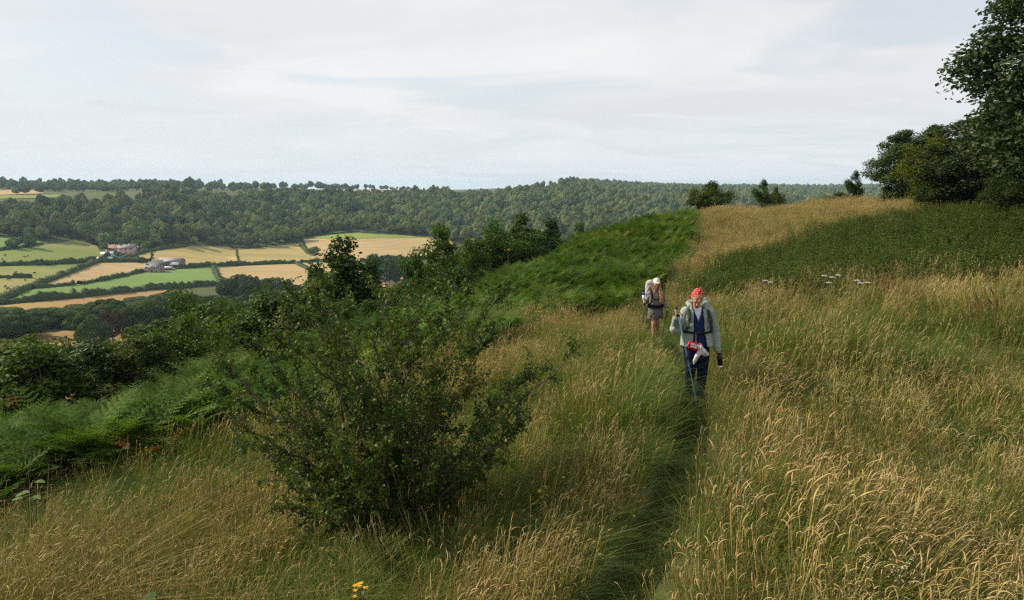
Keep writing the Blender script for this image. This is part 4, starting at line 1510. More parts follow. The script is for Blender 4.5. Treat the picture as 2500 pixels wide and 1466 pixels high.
def slope_tree(pxx, ptop, rr, wpx, lab, k, col, name='hillside_tree', group=None, cat='tree', meshes=None, H0=None, R0=None):
    d = ray(pxx, ptop) * rr
    zg = gz(d[0], d[1])
    H = max(1.2, d[2] - zg)
    f = H / (H0 or SL_H[k]) / .97
    sxy = (wpx * rr / FPX / 2) / ((R0 or SL_R[k]) * f) * (1.0 if meshes else 1.3)
    return tree_root(name, meshes or SL[k], d[0], d[1], f, rng.uniform(0, 6.28), col, lab, cat, group, sxy=float(np.clip(sxy, .45, 2.6)))


DK, OL, BR, YG = (.62, .72, .75), (1.15, 1.05, .8), (1.25, .85, .6), (1.35, 1.3, .8)
for a in ((838, 588, 33, 215, 'tall dark sycamore with bare twigs at its top, above the hawthorn', 0, DK),
          (905, 640, 36, 120, 'smaller dark tree close to the right of the tall sycamore', 2, (.75, .85, .8)),
          (772, 655, 38, 120, 'dark tree close to the left of the tall sycamore', 2, (.7, .8, .8)),
          (1072, 553, 40, 165, 'tall loose green tree at the left end of the brow trees', 4, (1.0, 1.05, .8)),
          (1018, 620, 38, 110, 'small leafy tree in front of the tall loose green tree', 1, (1.0, 1.1, .85)),
          (1140, 590, 42, 120, 'pale green tree between the loose tree and the bushy row', 3, (1.25, 1.3, .9)),
          (1205, 548, 52, 110, 'bright green bushy tree in the brow row', 1, (.85, 1.15, .75)),
          (1275, 528, 58, 120, 'brownish pointed tree in the brow row', 0, (1.05, .85, .6)),
          (1345, 540, 60, 95, 'small dark pointed tree near the end of the brow row', 2, DK),
          (1300, 575, 55, 130, 'low dark bush under the brownish pointed tree', 3, DK),
          (1415, 552, 75, 100, 'low rounded tree at the right end of the brow row', 3, (.75, .85, .75)),
          (60, 838, 33, 250, 'broad brownish tree at the left edge above the bracken', 3, (1.0, .85, .6)),
          (175, 850, 36, 170, 'dark spreading tree second from the left edge', 1, (.7, .72, .6)),
          (330, 812, 46, 230, 'rounded russet crown behind the slope saplings', 3, (1.05, .85, .55)),
          (440, 728, 70, 170, 'dark round tree rising above the russet crown', 1, (.75, .85, .75)),
          (530, 745, 52, 200, 'leafy green tree with pale twigs behind the hawthorn', 4, (.95, 1.0, .75)),
          (640, 720, 44, 170, 'green tree left of the dark pair behind the hawthorn', 1, (.9, 1.0, .75))):
    slope_tree(*a)
sky_line = ([-200, 0, 60, 150, 200, 290, 330, 420, 560, 640, 720, 760, 790, 900, 975, 1000, 1120, 1200, 1290, 1360, 1420, 1500],
            [845, 852, 842, 842, 848, 826, 800, 770, 745, 728, 718, 700, 690, 690, 715, 660, 610, 575, 560, 560, 568, 580])
cols = [(.7, .8, .7), (.95, 1, .75), (1.1, 1.05, .7), (.8, .95, .75), (1.05, .85, .6), (.75, .8, .8), (1.2, 1.2, .8)]
for i in range(130):
    pxx = rng.uniform(-230, 1440)
    er = np.interp(pxx, [-400, 0, 500, 1000, 1200, 1400, 1600], [15.5, 18.5, 21.5, 27, 36, 52, 66])
    rr = er + 4.0 + abs(rng.normal()) * 10 * (1 + er / 60)
    ptop = np.interp(pxx, *sky_line) + abs(rng.normal()) * 35
    d = ray(pxx, ptop) * rr
    zg = gz(d[0], d[1])
    for _ in range(14):
        if d[2] - zg > 11.5:
            ptop += 14
            d = ray(pxx, ptop) * rr
    if d[2] - zg < 1.6:
        continue
    H = d[2] - zg
    ci_ = int(rng.integers(0, 7))
    where = ('on the slope above the left end of the bracken' if pxx < 300 else 'on the slope behind the foreground hawthorn' if pxx < 900 else 'among the brow trees above the bracken')
    lb = ('dark green', 'mid green', 'olive', 'deep green', 'russet', 'blue green', 'yellow green')[ci_] + ' scrub tree ' + where
    slope_tree(pxx, ptop, rr, H * rng.uniform(.5, .8) * FPX / rr, lb, int(rng.integers(0, 5)), cols[ci_], group='scrub trees ' + where)

# ------------------------------------------------------------------ bushes on the crest
HAW = [make_tree_meshes('crest_bush_0', 3, 2.0, rng, 14000, .13, .0, 50, clump=.26, lm=m_leaf_haw), make_tree_meshes('crest_bush_1', 3, 1.3, rng, 6000, .13, .0, 24, clump=.27, lm=m_leaf_mid)]


def crest_bush(pxx, ptop, pbase, wpx, rr, lab, k, col, sink=.2):
    H = (pbase - ptop) / FPX * rr
    d = ray(pxx, pbase) * rr
    f = H / 3 / .95
    sxy = (wpx * rr / FPX / 2) / ((2.0, 1.3)[k] * f)
    zg = min(gz(d[0], d[1]), d[2])
    H2 = H + d[2] - zg
    f2 = H2 / 3 / .95
    tree_root('hill_bush', HAW[k], d[0], d[1], f2, rng.uniform(0, 6), col, lab, 'bush', sxy=float(np.clip(sxy * f / f2, .5, 2.2)), sink=0)


crest_bush(1735, 455, 522, 120, 68, 'wide rounded hawthorn on the crest where the bracken ends', 0, (1, 1, 1))
crest_bush(1862, 450, 502, 46, 70, 'narrow pointed bush on the crest right of the hawthorn', 1, (.8, .9, .85))
crest_bush(1893, 466, 502, 50, 72, 'low olive bush leaning on the narrow pointed bush', 0, (1, 1, 1))
crest_bush(2085, 432, 490, 40, 62, 'slender dark sapling at the tip of the tree group', 1, (.55, .65, .65))
crest_bush(2050, 475, 492, 90, 66, 'low scrubby bush along the crest below the slender sapling', 0, (1, 1, 1))

# ------------------------------------------------------------------ the tall trees at the right edge
BIG = make_tree_meshes('big_sycamore', 17, 6.2, rng, 110000, .24, .02, 210, lm=m_leaf_oak, clump=.18, droop=.25, bias_low=True)
MIDR = [make_tree_meshes('edge_tree_0', 8, 3.4, rng, 34000, .17, .0, 90, lm=m_leaf_oak, clump=.20), make_tree_meshes('edge_tree_1', 9, 3.0, rng, 14000, .18, .06, 56, lm=m_leaf_oak, clump=.20),
        make_tree_meshes('edge_tree_2', 5, 3.0, rng, 26000, .12, .0, 80, lm=m_leaf_mid, clump=.22)]


def right_tree(pxx, rr, ptop, wpx, meshes, H0, R0, lab, col, cat='tree', name='edge_tree'):
    slope_tree(pxx, ptop, rr, wpx, lab, 0, col, name=name, cat=cat, meshes=meshes, H0=H0, R0=R0)


right_tree(2860, 31, -330, 600, BIG, 17, 6.2, 'huge dark sycamore rising out of the top right corner', (.78, .85, .85))
right_tree(2560, 36, 215, 300, MIDR[0], 8, 3.4, 'dense dark tree under the huge sycamore', (.8, .85, .8))
right_tree(2455, 44, 232, 300, MIDR[1], 9, 3.0, 'tree with open brown tinged branches left of the huge sycamore', (1.1, .95, .7))
right_tree(2400, 41, 330, 260, MIDR[0], 8, 3.4, 'dark low tree whose branches reach the grass', (.75, .8, .75))
right_tree(2305, 43, 335, 200, MIDR[2], 5, 3.0, 'yellowish green bush glowing among the dark trees', (1.55, 1.15, .5), 'bush', 'edge_bush')
right_tree(2215, 55, 322, 170, MIDR[0], 8, 3.4, 'grey green bushy tree at the left of the right hand group', (1.0, 1.15, 1.1))
right_tree(2280, 60, 310, 150, MIDR[0], 8, 3.4, 'grey green tree behind the yellowish bush', (.95, 1.05, .95))
right_tree(2480, 34, 425, 140, MIDR[2], 5, 3.0, 'dark leafy skirt of shrub at the foot of the huge sycamore', (.6, .65, .7), 'bush', 'edge_bush')
right_tree(2330, 43, 400, 170, MIDR[2], 5, 3.0, 'dark bush right of the yellowish bush', (.75, .85, .8), 'bush', 'edge_bush')

# ------------------------------------------------------------------ the foreground hawthorn
rng = np.random.default_rng(44)
hb, hr = ray(965, 1285), 7.2
hx, hy = hb[0] * hr, hb[1] * hr
hbase = np.array([hx, hy, gz(hx, hy)])
haw = empty('hawthorn_bush', hbase)
tag(haw, 'large dark spreading hawthorn bush in the grass at the front', 'bush')
gw = Geo()
LC, LS = [], []
TIPS = [(1400, 850, -.3), (1340, 900, .5), (1290, 985, -.4), (1300, 880, .9), (1200, 780, .6), (1230, 690, 1.0), (1150, 700, -.2), (1085, 640, .4), (1100, 720, -.7), (1020, 690, .8), (960, 700, -.5), (905, 690, .5), (850, 730, -.8), (800, 700, .9),
        (760, 690, .2), (700, 690, .6), (690, 760, -.6), (640, 790, .8), (560, 790, .4), (520, 860, -.3), (500, 930, .6), (540, 1000, -.5), (560, 1080, .4), (600, 1160, -.4), (660, 1240, -.6), (720, 1180, -1.1), (800, 1240, -1.2), (900, 1150, -1.3),
        (1000, 1000, -1.2), (1080, 1090, -1.0), (1180, 1050, -.8), (1230, 1110, .3), (1130, 1180, .2), (860, 900, -1.2), (950, 850, -1.0), (1060, 880, -.9), (760, 960, -1.1), (680, 1000, -.9), (740, 850, -.8), (1150, 850, -.6), (620, 900, .1), (820, 1080, -1.3), (1000, 760, .1), (880, 800, .2), (1180, 930, .2), (700, 1100, .2)]
for a, b, dy in TIPS:
    d = ray(a, b)
    yy = hy + dy
    tip = np.array([d[0] * yy / d[1], yy, d[2] * yy / d[1]]) - hbase
    tip[2] = max(tip[2], .25)
    st = np.array([rng.normal() * .10, rng.normal() * .10, -.15])
    n = 14
    P = curve_pts(st, tip, n, .07, rng)
    # stems rise first, then spread
    u = np.linspace(0, 1, n)
    P[:, 2] += .14 * np.linalg.norm(tip) * np.sin(np.pi * u) * .6
    gw.add(*tube(P, .019 * (1 - u) ** .8 + .0028, 5))
    Ltot = np.linalg.norm(np.diff(P, axis=0), axis=1).sum()
    for q in range(int(Ltot * 15)):
        t = rng.uniform(.22, 1.0)
        k = t * (n - 1)
        i = min(n - 2, int(k))
        p0 = P[i] + (P[i + 1] - P[i]) * (k - i)
        dirn = (P[i + 1] - P[i]) / (np.linalg.norm(P[i + 1] - P[i]) + 1e-9)
        v = dirn * rng.uniform(.25, .9) + rng.normal(size=3) * .6 + np.array([0, 0, .22])
        v /= np.linalg.norm(v)
        ln = rng.uniform(.10, .42) * (1.25 - .75 * t)
        p1 = p0 + v * ln
        p1[2] = max(p1[2], .12)
        Q = curve_pts(p0, p1, 4, .08, rng)
        gw.add(*tube(Q, np.linspace(.0042, .0016, 4), 3))
        m = int(9 + ln * 80)
        w = rng.uniform(.15, 1.05, m)[:, None]
        LC.append(p0 + (p1 - p0) * w + rng.normal(size=(m, 3)) * .022)
    m = 26
    w = rng.uniform(.82, 1.02, m)
    i = np.clip((w * (n - 1)).astype(int), 0, n - 2)
    LC.append(P[i] + rng.normal(size=(m, 3)) * .03)
obj('branches', gw.mesh('hawthorn_branches', [m_twig], True), haw)
LC = np.concatenate(LC)
LC[:, 2] = np.maximum(LC[:, 2], .06)
V, F = leaf_cards(LC, rng.uniform(.026, .050, len(LC)), rng, None, .9, .75, .2)
obj('foliage', make_mesh('hawthorn_leaves', V, F, [m_leaf_haw]), haw)

# ------------------------------------------------------------------ flowers and odd leaves in the grass
m_umbel = mat('white_umbel', (.55, .53, .46), (.62, .60, .54), scale=20, rough=.8, transl=.2, transl_col=(1, 1, 1))
m_stem = mat('green_stem', (.07, .10, .03), (.10, .12, .04), scale=5, rough=.6)
m_rag = mat('ragwort_yellow', (.75, .42, .02), (.80, .50, .03), scale=20, rough=.7, transl=.2, transl_col=(1, 1, .8))
m_bigleaf = mat('broad_leaf', (.030, .066, .018), (.045, .09, .022), scale=4, rough=.6, spec=.12, transl=.25)


def stand(pxx, py, rr):
    d = ray(pxx, py) * rr
    return np.array([d[0], d[1], gz(d[0], d[1])]), d[2]


def umbel(lab, spots):
    b, zt = stand(*spots[0])
    root = empty('hogweed_plant', b)
    tag(root, lab, 'flower')
    top0 = np.array([0, 0, max(.5, zt - b[2] - .12)])
    obj('stem', Geo().add(*tube(curve_pts(np.array([0, 0, -.05]), top0, 6, .02, rng), np.linspace(.010, .005, 6), 5)).mesh('stem', [m_stem], True), root)
    for s in spots:
        d = ray(s[0], s[1]) * s[2]
        c = d - b
        g = Geo()
        for q in range(16):
            a = q * 2.4
            r_ = .046 * math.sqrt((q + .5) / 16)
            e = c + np.array([math.cos(a) * r_, math.sin(a) * r_, 0.01 - r_ * r_ * 5])
            g.add(*tube(np.array([c - [0, 0, .09], (c + e) / 2 - [0, 0, .03], e]), [.003, .002, .0015], 3), 1)
            n = 26
            C = e + rng.normal(size=(n, 3)) * np.array([.010, .010, .005])
            g.add(*leaf_cards(C, .013, rng, np.array([0, 0, 1.5]), .4, .9), 0)
        g.add(*tube(curve_pts(top0 * .75, c - np.array([0, 0, .09]), 4, .05, rng), [.006, .005, .004, .003], 4), 1)
        obj('flower_head', g.mesh('flower_head', [m_umbel, m_stem]), root)


umbel('white hogweed with three flat heads at the edge of the nettles', [(2012, 674, 15.5), (2032, 678, 15.3), (2046, 673, 15.6), (2024, 691, 15.2)])
umbel('white hogweed going to seed right of the three headed one', [(2092, 686, 15.0), (2118, 691, 15.2), (2100, 692, 14.8)])
umbel('small white hogweed left of the three headed one', [(1880, 690, 15.5), (1868, 686, 15.8)])


def ragwort(lab, pxx, py, rr, size, heads):
    b, zt = stand(pxx, py, rr)
    root = empty('ragwort_plant', b)
    tag(root, lab, 'flower')
    h = max(.3, zt - b[2])
    top = np.array([0, 0, h])
    g = Geo().add(*tube(curve_pts(np.array([0, 0, -.05]), top, 8, .03, rng), np.linspace(.006, .003, 8), 5))
    t = rng.uniform(.15, .95, 40)
    a = rng.uniform(0, 6.28, 40)
    C = np.column_stack([np.cos(a) * .04, np.sin(a) * .04, t * h])
    g.add(*leaf_cards(C, .06, rng, None, .6, .4))
    obj('stem', g.mesh('stem', [m_stem]), root)
    for q in range(heads):
        c = top + np.array([rng.normal() * size, rng.normal() * size, rng.normal() * size * .35])
        n = 34
        a = rng.uniform(0, 6.28, n)
        r_ = .016 * np.sqrt(rng.uniform(0, 1, n))
        C = c + np.column_stack([np.cos(a) * r_, np.sin(a) * r_, rng.normal(size=n) * .002])
        g = Geo().add(*leaf_cards(C, .013, rng, np.array([0, -.4, 1.2]), .35, .6), 0)
        g.add(*tube(np.array([top - [0, 0, .12], c]), [.0025, .0015], 3), 1)
        obj('flower_head', g.mesh('flower_head', [m_rag, m_stem]), root)


ragwort('yellow ragwort flower cluster in the grass at the bottom edge', 880, 1432, 5.2, .045, 9)
ragwort('tall yellow topped ragwort standing out of the bracken', 1240, 610, 22, .05, 8)
ragwort('small yellow ragwort where the bracken meets the grass', 1318, 758, 18, .07, 8)


def broadleaf(lab, pxx, py, rr, n, size, m=None, name='broadleaf_plant', cat='plant'):
    b, zt = stand(pxx, py, rr)
    root = empty(name, b)
    tag(root, lab, cat)
    h = max(.25, zt - b[2])
    for q in range(n):
        a = rng.uniform(0, 6.28)
        g = Geo()
        o = np.array([math.cos(a), math.sin(a), 0]) * rng.uniform(.25, 1.0) * size * 1.5
        c = o + np.array([0, 0, h * rng.uniform(.72, 1.0)])
        u = np.linspace(-1, 1, 7)
        ax = o / (np.linalg.norm(o) + 1e-9)
        sd = np.array([-ax[1], ax[0], 0])
        wv = size * .42 * np.sqrt(np.maximum(0, 1 - u ** 2)) * (1 - .25 * u)
        mid = c + ax * (u * size * .6)[:, None] + np.array([0, 0, 1]) * (-.12 * size * (u + .3) ** 2)[:, None]
        up = np.array([0, 0, .10 * size])
        V = np.stack([mid + sd * wv[:, None] + up, mid, mid - sd * wv[:, None] + up], 1).reshape(-1, 3)
        i = np.arange(6)[:, None] * 3
        F = np.concatenate([np.column_stack([i + j, i + j + 1, i + j + 4, i + j + 3]) for j in (0, 1)])
        g.add(V, F)
        g.add(*tube(np.array([[0, 0, 0], c * .6 * np.array([.6, .6, 1]), c - ax * size * .6]), [.006, .005, .003], 4))
        obj('leaf', g.mesh('leaf', [m or m_bigleaf], True), root)


broadleaf('cluster of broad dark green leaves at the bottom edge', 400, 1455, 5.6, 9, .10)
broadleaf('single broad dark green leaf rising before the bracken', 200, 1062, 13.0, 3, .20)
broadleaf('pale green broad leaves in the brown grass at the left edge', 70, 1170, 10.5, 6, .11, mat('pale_leaf', (.06, .12, .02), (.08, .14, .03), scale=4, rough=.5, transl=.25))
broadleaf('yellowing leaves on a stalk beside the path', 1325, 1255, 6.6, 8, .045, m_nety)
broadleaf('few bright yellow leaves in the grass by the trodden path', 1440, 1268, 6.6, 3, .04, m_nety)
for lab, pxx, py, rr in (('rusty dead bracken fronds at the edge of the green bracken', 365, 1060, 12.5), ('orange dead leaves on the scrub at the left edge', 60, 945, 19.0)):
    b, zt = stand(pxx, py, rr)
    root = empty('dead_bracken', b)
    tag(root, lab, 'fern')
    h = max(.5, min(1.6, zt - b[2]))
    for q in range(4):
        g = Geo()
        frond(g, np.array([rng.normal() * .05, rng.normal() * .05, 0]), rng.uniform(0, 6.28), .34, h * .85, rng, arch=1.0, npairs=10)
        obj('frond', g.mesh('frond', [m_brdead, m_brdead]), root)
# ------------------------------------------------------------------ the two walkers
def sphere_geo(c, r, rot=None, nu=14, nv=10):
    c, r = np.array(c, float), np.broadcast_to(np.array(r, float), (3,))
    V = [(0, 0, 1)]
    for i in range(1, nv):
        t = math.pi * i / nv
        for j in range(nu):
            a = 2 * math.pi * j / nu
            V.append((math.sin(t) * math.cos(a), math.sin(t) * math.sin(a), math.cos(t)))
    V.append((0, 0, -1))
    V = np.array(V) * r
    if rot is not None:
        V = V @ np.array(Matrix.Rotation(rot[0], 3, 'X') @ Matrix.Rotation(rot[1], 3, 'Y') @ Matrix.Rotation(rot[2], 3, 'Z')).T
    F3, F4 = [], []
    for j in range(nu):
        F3.append((0, 1 + j, 1 + (j + 1) % nu))
        b = 1 + (nv - 2) * nu
        F3.append((len(V) - 1, b + (j + 1) % nu, b + j))
    for i in range(nv - 2):
        for j in range(nu):
            a, b = 1 + i * nu + j, 1 + i * nu + (j + 1) % nu
            F4.append((a, a + nu, b + nu, b))
    return V + c, np.array(F3), np.array(F4)


def loft_geo(rings, sides=24):
    """rings: (centre, rx, ry), stacked; closed at both ends"""
    V = []
    for c, rx, ry in rings:
        for j in range(sides):
            a = 2 * math.pi * j / sides
            V.append((c[0] + rx * math.cos(a), c[1] + ry * math.sin(a), c[2]))
    n = len(rings)
    V.append(rings[0][0]); V.append(rings[-1][0])
    F4, F3 = [], []
    for i in range(n - 1):
        for j in range(sides):
            F4.append((i * sides + j, i * sides + (j + 1) % sides, (i + 1) * sides + (j + 1) % sides, (i + 1) * sides + j))
    for j in range(sides):
        F3.append((n * sides, (j + 1) % sides, j))
        F3.append((n * sides + 1, (n - 1) * sides + j, (n - 1) * sides + (j + 1) % sides))
    return np.array(V, float), np.array(F3), np.array(F4)


def limb_geo(P, R, sides=12):
    P = np.array(P, float)
    R = np.broadcast_to(np.array(R, float), (len(P),))
    V, F4 = tube(P, R, sides)
    k = len(V)
    V = np.concatenate([V, [P[0]], [P[-1]]])
    F3 = []
    for j in range(sides):
        F3.append((k, (j + 1) % sides, j))
        F3.append((k + 1, (len(P) - 1) * sides + j, (len(P) - 1) * sides + (j + 1) % sides))
    return V, np.array(F3), F4


class Blob:
    def __init__(self):
        self.g = Geo()

    def _a(self, t):
        V, F3, F4 = t
        n = self.g.n
        self.g.add(V, F3)
        self.g.F4.append(np.asarray(F4) + n)
        self.g.M4.append(np.zeros(len(F4)))
        return self

    def ball(self, c, r, rot=None):
        return self._a(sphere_geo(c, r, rot))

    def limb(self, P, R):
        R = np.broadcast_to(np.array(R, float), (len(P),))
        self._a(limb_geo(P, R))
        for p, r in zip(P, R):
            self._a(sphere_geo(p, r, None, 12, 8))
        return self

    def loft(self, rings):
        return self._a(loft_geo(rings))

    def make(self, name, m, parent=None, voxel=.012, smooth=4, cut=None, thick=0.0, wrinkle=0.0):
        me = self.g.mesh(name, [])
        o = bpy.data.objects.new(name, me)
        COL.objects.link(o)
        md = o.modifiers.new('r', 'REMESH'); md.mode = 'VOXEL'; md.voxel_size = voxel
        ms = o.modifiers.new('s', 'SMOOTH'); ms.factor = .5; ms.iterations = smooth
        dg = bpy.context.evaluated_depsgraph_get()
        me2 = bpy.data.meshes.new_from_object(o.evaluated_get(dg))
        bpy.data.objects.remove(o)
        me2.name = name
        if wrinkle > 0:
            n = len(me2.vertices)
            co = np.empty(n * 3, np.float32); me2.vertices.foreach_get('co', co); co = co.reshape(-1, 3)
            no = np.empty(n * 3, np.float32); me2.vertices.foreach_get('normal', no); no = no.reshape(-1, 3)
            w = np.sin(co[:, 2] * 75 + 4 * np.sin(co[:, 0] * 22) + 3 * np.sin(co[:, 1] * 17)) * .6 + np.sin(co[:, 2] * 41 - co[:, 0] * 55 + 2 * np.sin(co[:, 1] * 30)) * .7
            me2.vertices.foreach_set('co', (co + no * (w * wrinkle)[:, None]).ravel())
        if cut is not None:
            bm = bmesh.new(); bm.from_mesh(me2)
            C = np.array([f.calc_center_median()[:] for f in bm.faces])
            kill = cut(C)
            bm.faces.ensure_lookup_table()
            bmesh.ops.delete(bm, geom=[f for f, k in zip(bm.faces, kill) if k], context='FACES')
            bm.to_mesh(me2); bm.free()
        me2.materials.clear(); me2.materials.append(m)
        me2.polygons.foreach_set('use_smooth', np.ones(len(me2.polygons), bool))
        me2.update()
        r = obj(name, me2, parent)
        if thick > 0:
            sd = r.modifiers.new('thickness', 'SOLIDIFY'); sd.thickness = thick; sd.offset = -1
        return r


def cloth(name, a, b=None, scale=14, rough=.85, bump=.25):
    return mat(name, a, b or tuple(np.array(a) * .8), scale=scale, rough=rough, spec=.05, bump=bump, bscale=40)


m_skin = mat('skin', (.33, .170, .108), (.38, .20, .13), scale=14, rough=.55, spec=.3)
m_skin2 = mat('lighter_skin', (.42, .205, .13), (.47, .245, .16), scale=14, rough=.55, spec=.3)  # rear walker's skin, a lighter tone than the front walker's
m_brow = mat('brow_and_lash', (.075, .042, .03), rough=.8)
m_lip = mat('lip', (.34, .12, .10), rough=.5)
m_jacket = cloth('sage_jacket', (.26, .305, .275), (.22, .26, .24), rough=.8)
m_navy = cloth('navy_fleece', (.018, .030, .105), (.014, .022, .075))
m_legging = cloth('navy_leggings', (.008, .012, .036), (.006, .008, .022), rough=.75)
m_tee = cloth('white_tee', (.68, .68, .73), (.60, .60, .66))
m_strap = cloth('olive_strap', (.035, .042, .028), (.05, .055, .04))
m_black = cloth('black_fabric', (.014, .014, .017), (.02, .02, .024))
m_boot = cloth('dark_boot', (.018, .016, .015), (.03, .026, .022))
m_grip = mat('black_grip', (.012, .012, .014), rough=.6)
m_blue = mat('pale_blue_shaft', (.22, .42, .62), rough=.35, spec=.5, metal=.3)
m_shaft = mat('grey_shaft', (.16, .17, .19), rough=.35, metal=.4)
m_blackshaft = mat('black_shaft', (.02, .02, .022), rough=.4)
m_steel = mat('steel', (.55, .54, .52), rough=.3, metal=.9)
m_red = cloth('red_pouch', (.42, .016, .018), (.34, .013, .016), scale=8, rough=.7)
m_pinkcap = mat('pink_pull', (.62, .10, .16), rough=.6)
m_ink = mat('white_lettering', (.85, .85, .82), rough=.7)
m_bag = cloth('pale_bag', (.50, .44, .47), (.40, .34, .37), scale=10, rough=.6)

# red bandana with a print of small white marks
m_band = bpy.data.materials.new('red_bandana')
m_band.use_nodes = True
_n, _l = m_band.node_tree.nodes, m_band.node_tree.links
_p = _n['Principled BSDF']
_p.inputs['Roughness'].default_value = .8
_t = _n.new('ShaderNodeTexCoord')


def _bm(op, a, b=None):
    n = _n.new('ShaderNodeMath')
    n.operation = op
    for k_, v_ in enumerate((a, b)):
        if v_ is None:
            continue
        if isinstance(v_, (int, float)):
            n.inputs[k_].default_value = v_
        else:
            _l.new(v_, n.inputs[k_])
    return n.outputs[0]


_s = _n.new('ShaderNodeVectorMath'); _s.operation = 'SUBTRACT'; _s.inputs[1].default_value = (-.108, -.105, 1.623)
_l.new(_t.outputs['Object'], _s.inputs[0])
_nz = _n.new('ShaderNodeVectorMath'); _nz.operation = 'NORMALIZE'
_l.new(_s.outputs[0], _nz.inputs[0])
_sp = _n.new('ShaderNodeSeparateXYZ')
_l.new(_nz.outputs[0], _sp.inputs[0])
_row = _bm('MULTIPLY', _bm('ARCSINE', _sp.outputs[2]), 2.7)
_colm = _bm('ADD', _bm('MULTIPLY', _bm('ARCTAN2', _sp.outputs[0], _sp.outputs[1]), 1.43), _bm('MULTIPLY', _bm('FLOOR', _row), .5))
_du = _bm('SUBTRACT', _bm('FRACT', _colm), .5)
_dv = _bm('SUBTRACT', _bm('FRACT', _row), .5)
_m = _n.new('ShaderNodeMath'); _m.operation = 'LESS_THAN'; _m.inputs[1].default_value = .015
_l.new(_bm('ADD', _bm('MULTIPLY', _du, _du), _bm('MULTIPLY', _dv, _dv)), _m.inputs[0])
_x = _n.new('ShaderNodeMix'); _x.data_type = 'RGBA'
_x.inputs[6].default_value = (.38, .008, .014, 1); _x.inputs[7].default_value = (.82, .74, .72, 1)
_l.new(_m.outputs[0], _x.inputs[0]); _l.new(_x.outputs[2], _p.inputs['Base Color'])


def fist(b, G, ax, side, r=.020, fr=.0088, back=(0, 1, 0)):
    """five fingers closed round a bar through G with direction ax; the palm lies towards back"""
    ax = np.array(ax, float); ax /= np.linalg.norm(ax)
    bk = np.array(back, float); bk -= ax * (bk @ ax); bk /= np.linalg.norm(bk)
    sd = np.cross(ax, bk) * side
    G = np.array(G, float)
    b.ball(G + bk * .030 - sd * .004, (.036, .020, .042))
    for k in range(4):
        o = G + ax * (.030 - k * .0205)
        ln = (.92, 1.0, .96, .82)[k]
        A = np.radians(np.linspace(20, 20 + 235 * ln, 6))
        P = [o + (math.cos(t) * bk + math.sin(t) * sd) * (r + fr) for t in A]
        b.limb(P, np.linspace(fr, fr * .8, 6))
    A = np.radians(np.linspace(-15, -150, 4))
    P = [G + ax * (.036 + .008 * i) + (math.cos(t) * bk + math.sin(t) * sd) * (r + fr) for i, t in enumerate(A)]
    b.limb(P, np.linspace(.011, .0085, 4))


def face(body, root, c, tilt, s=1.0):
    """brows, eyes, lips as small parts in front of the head; nose and chin belong to the body mesh"""
    R = np.array(Matrix.Rotation(tilt, 3, 'X'))
    c = np.array(c)

    def at(x, y, z):
        return c + R @ (np.array([x, y, z]) * s)
    for sx in (-1, 1):
        Blob().limb([at(.014 * sx, -.0985, .026), at(.030 * sx, -.098, .031), at(.046 * sx, -.084, .026)], [.0026, .003, .002]).make('eyebrow', m_brow, root, .0025, 1)
        Blob().ball(at(.030 * sx, -.0875, .006), (.012 * s, .006 * s, .0038 * s)).make('eye', m_brow, root, .002, 1)
    Blob().limb([at(-.020, -.0945, -.052), at(0, -.101, -.050), at(.020, -.0945, -.052)], [.004, .0065, .004]).make('lips', m_lip, root, .0025, 1)
    body.ball(at(0, -.106, -.016), (.014 * s, .014 * s, .012 * s)).limb([at(0, -.094, .018), at(0, -.107, -.014)], [.007 * s, .010 * s])
    body.ball(at(0, -.088, -.052), (.028 * s, .016 * s, .022 * s))
    body.ball(at(0, -.076, -.088), (.032 * s, .026 * s, .022 * s))
    for sx in (-1, 1):
        body.ball(at(.034 * sx, -.066, -.026), (.026 * s, .024 * s, .030 * s))
        body.ball(at(.080 * sx, .005, -.010), (.010 * s, .018 * s, .028 * s))


def pole(label, top, tip, m, grip_top, parent_loc, basket=True):
    root = empty('trekking_pole', parent_loc)
    tag(root, label, 'pole')
    top, tip = np.array(top, float), np.array(tip, float)
    d = (tip - top) / np.linalg.norm(tip - top)
    L_ = np.linalg.norm(tip - top)
    obj('grip', Geo().add(*tube(np.array([top - d * .005, top, top + d * .02, top + d * .07, top + d * .15, top + d * .155]), [.004, .020, .021, .016, .018, .008], 10)).mesh('grip', [m_grip], True), root)
    obj('shaft', Geo().add(*tube(np.array([top + d * .14, top + d * L_ * .5, top + d * L_ * .501, tip - d * .06]), [.0115, .0115, .0095, .0085], 8)).mesh('shaft', [m], True), root)
    obj('clamp', Geo().add(*tube(np.array([top + d * (L_ * .5 - .03), top + d * (L_ * .5 - .028), top + d * (L_ * .5 + .028), top + d * (L_ * .5 + .03)]), [.008, .0135, .0125, .008], 8)).mesh('clamp', [m_grip], True), root)
    obj('tip', Geo().add(*tube(np.array([tip - d * .07, tip - d * .02, tip]), [.008, .006, .003], 6)).mesh('tip', [m_grip], True), root)
    obj('basket', Geo().add(*tube(np.array([tip - d * .105, tip - d * .10, tip - d * .092, tip - d * .088]), [.010, .034, .034, .010], 12)).mesh('basket', [m_grip], True), root)
    Q = curve_pts(top + d * .02, top + d * .15 + np.array([.05, -.03, 0]), 6, .05, np.random.default_rng(3))
    obj('wrist_strap', Geo().add(*tube(Q, [.006] * 6, 5)).mesh('wrist_strap', [m_strap], True), root)
    return root


# ---------------------------------------------------------------- front walker
b0 = ray(1704, 987) * 10.2
B1 = (b0[0], b0[1], gz(b0[0], b0[1]))
w1 = empty('person', B1)
tag(w1, 'walker in red spotted headscarf and open sage jacket, looking down, pole in one hand', 'person')


def cx(z):
    return -.066 * z


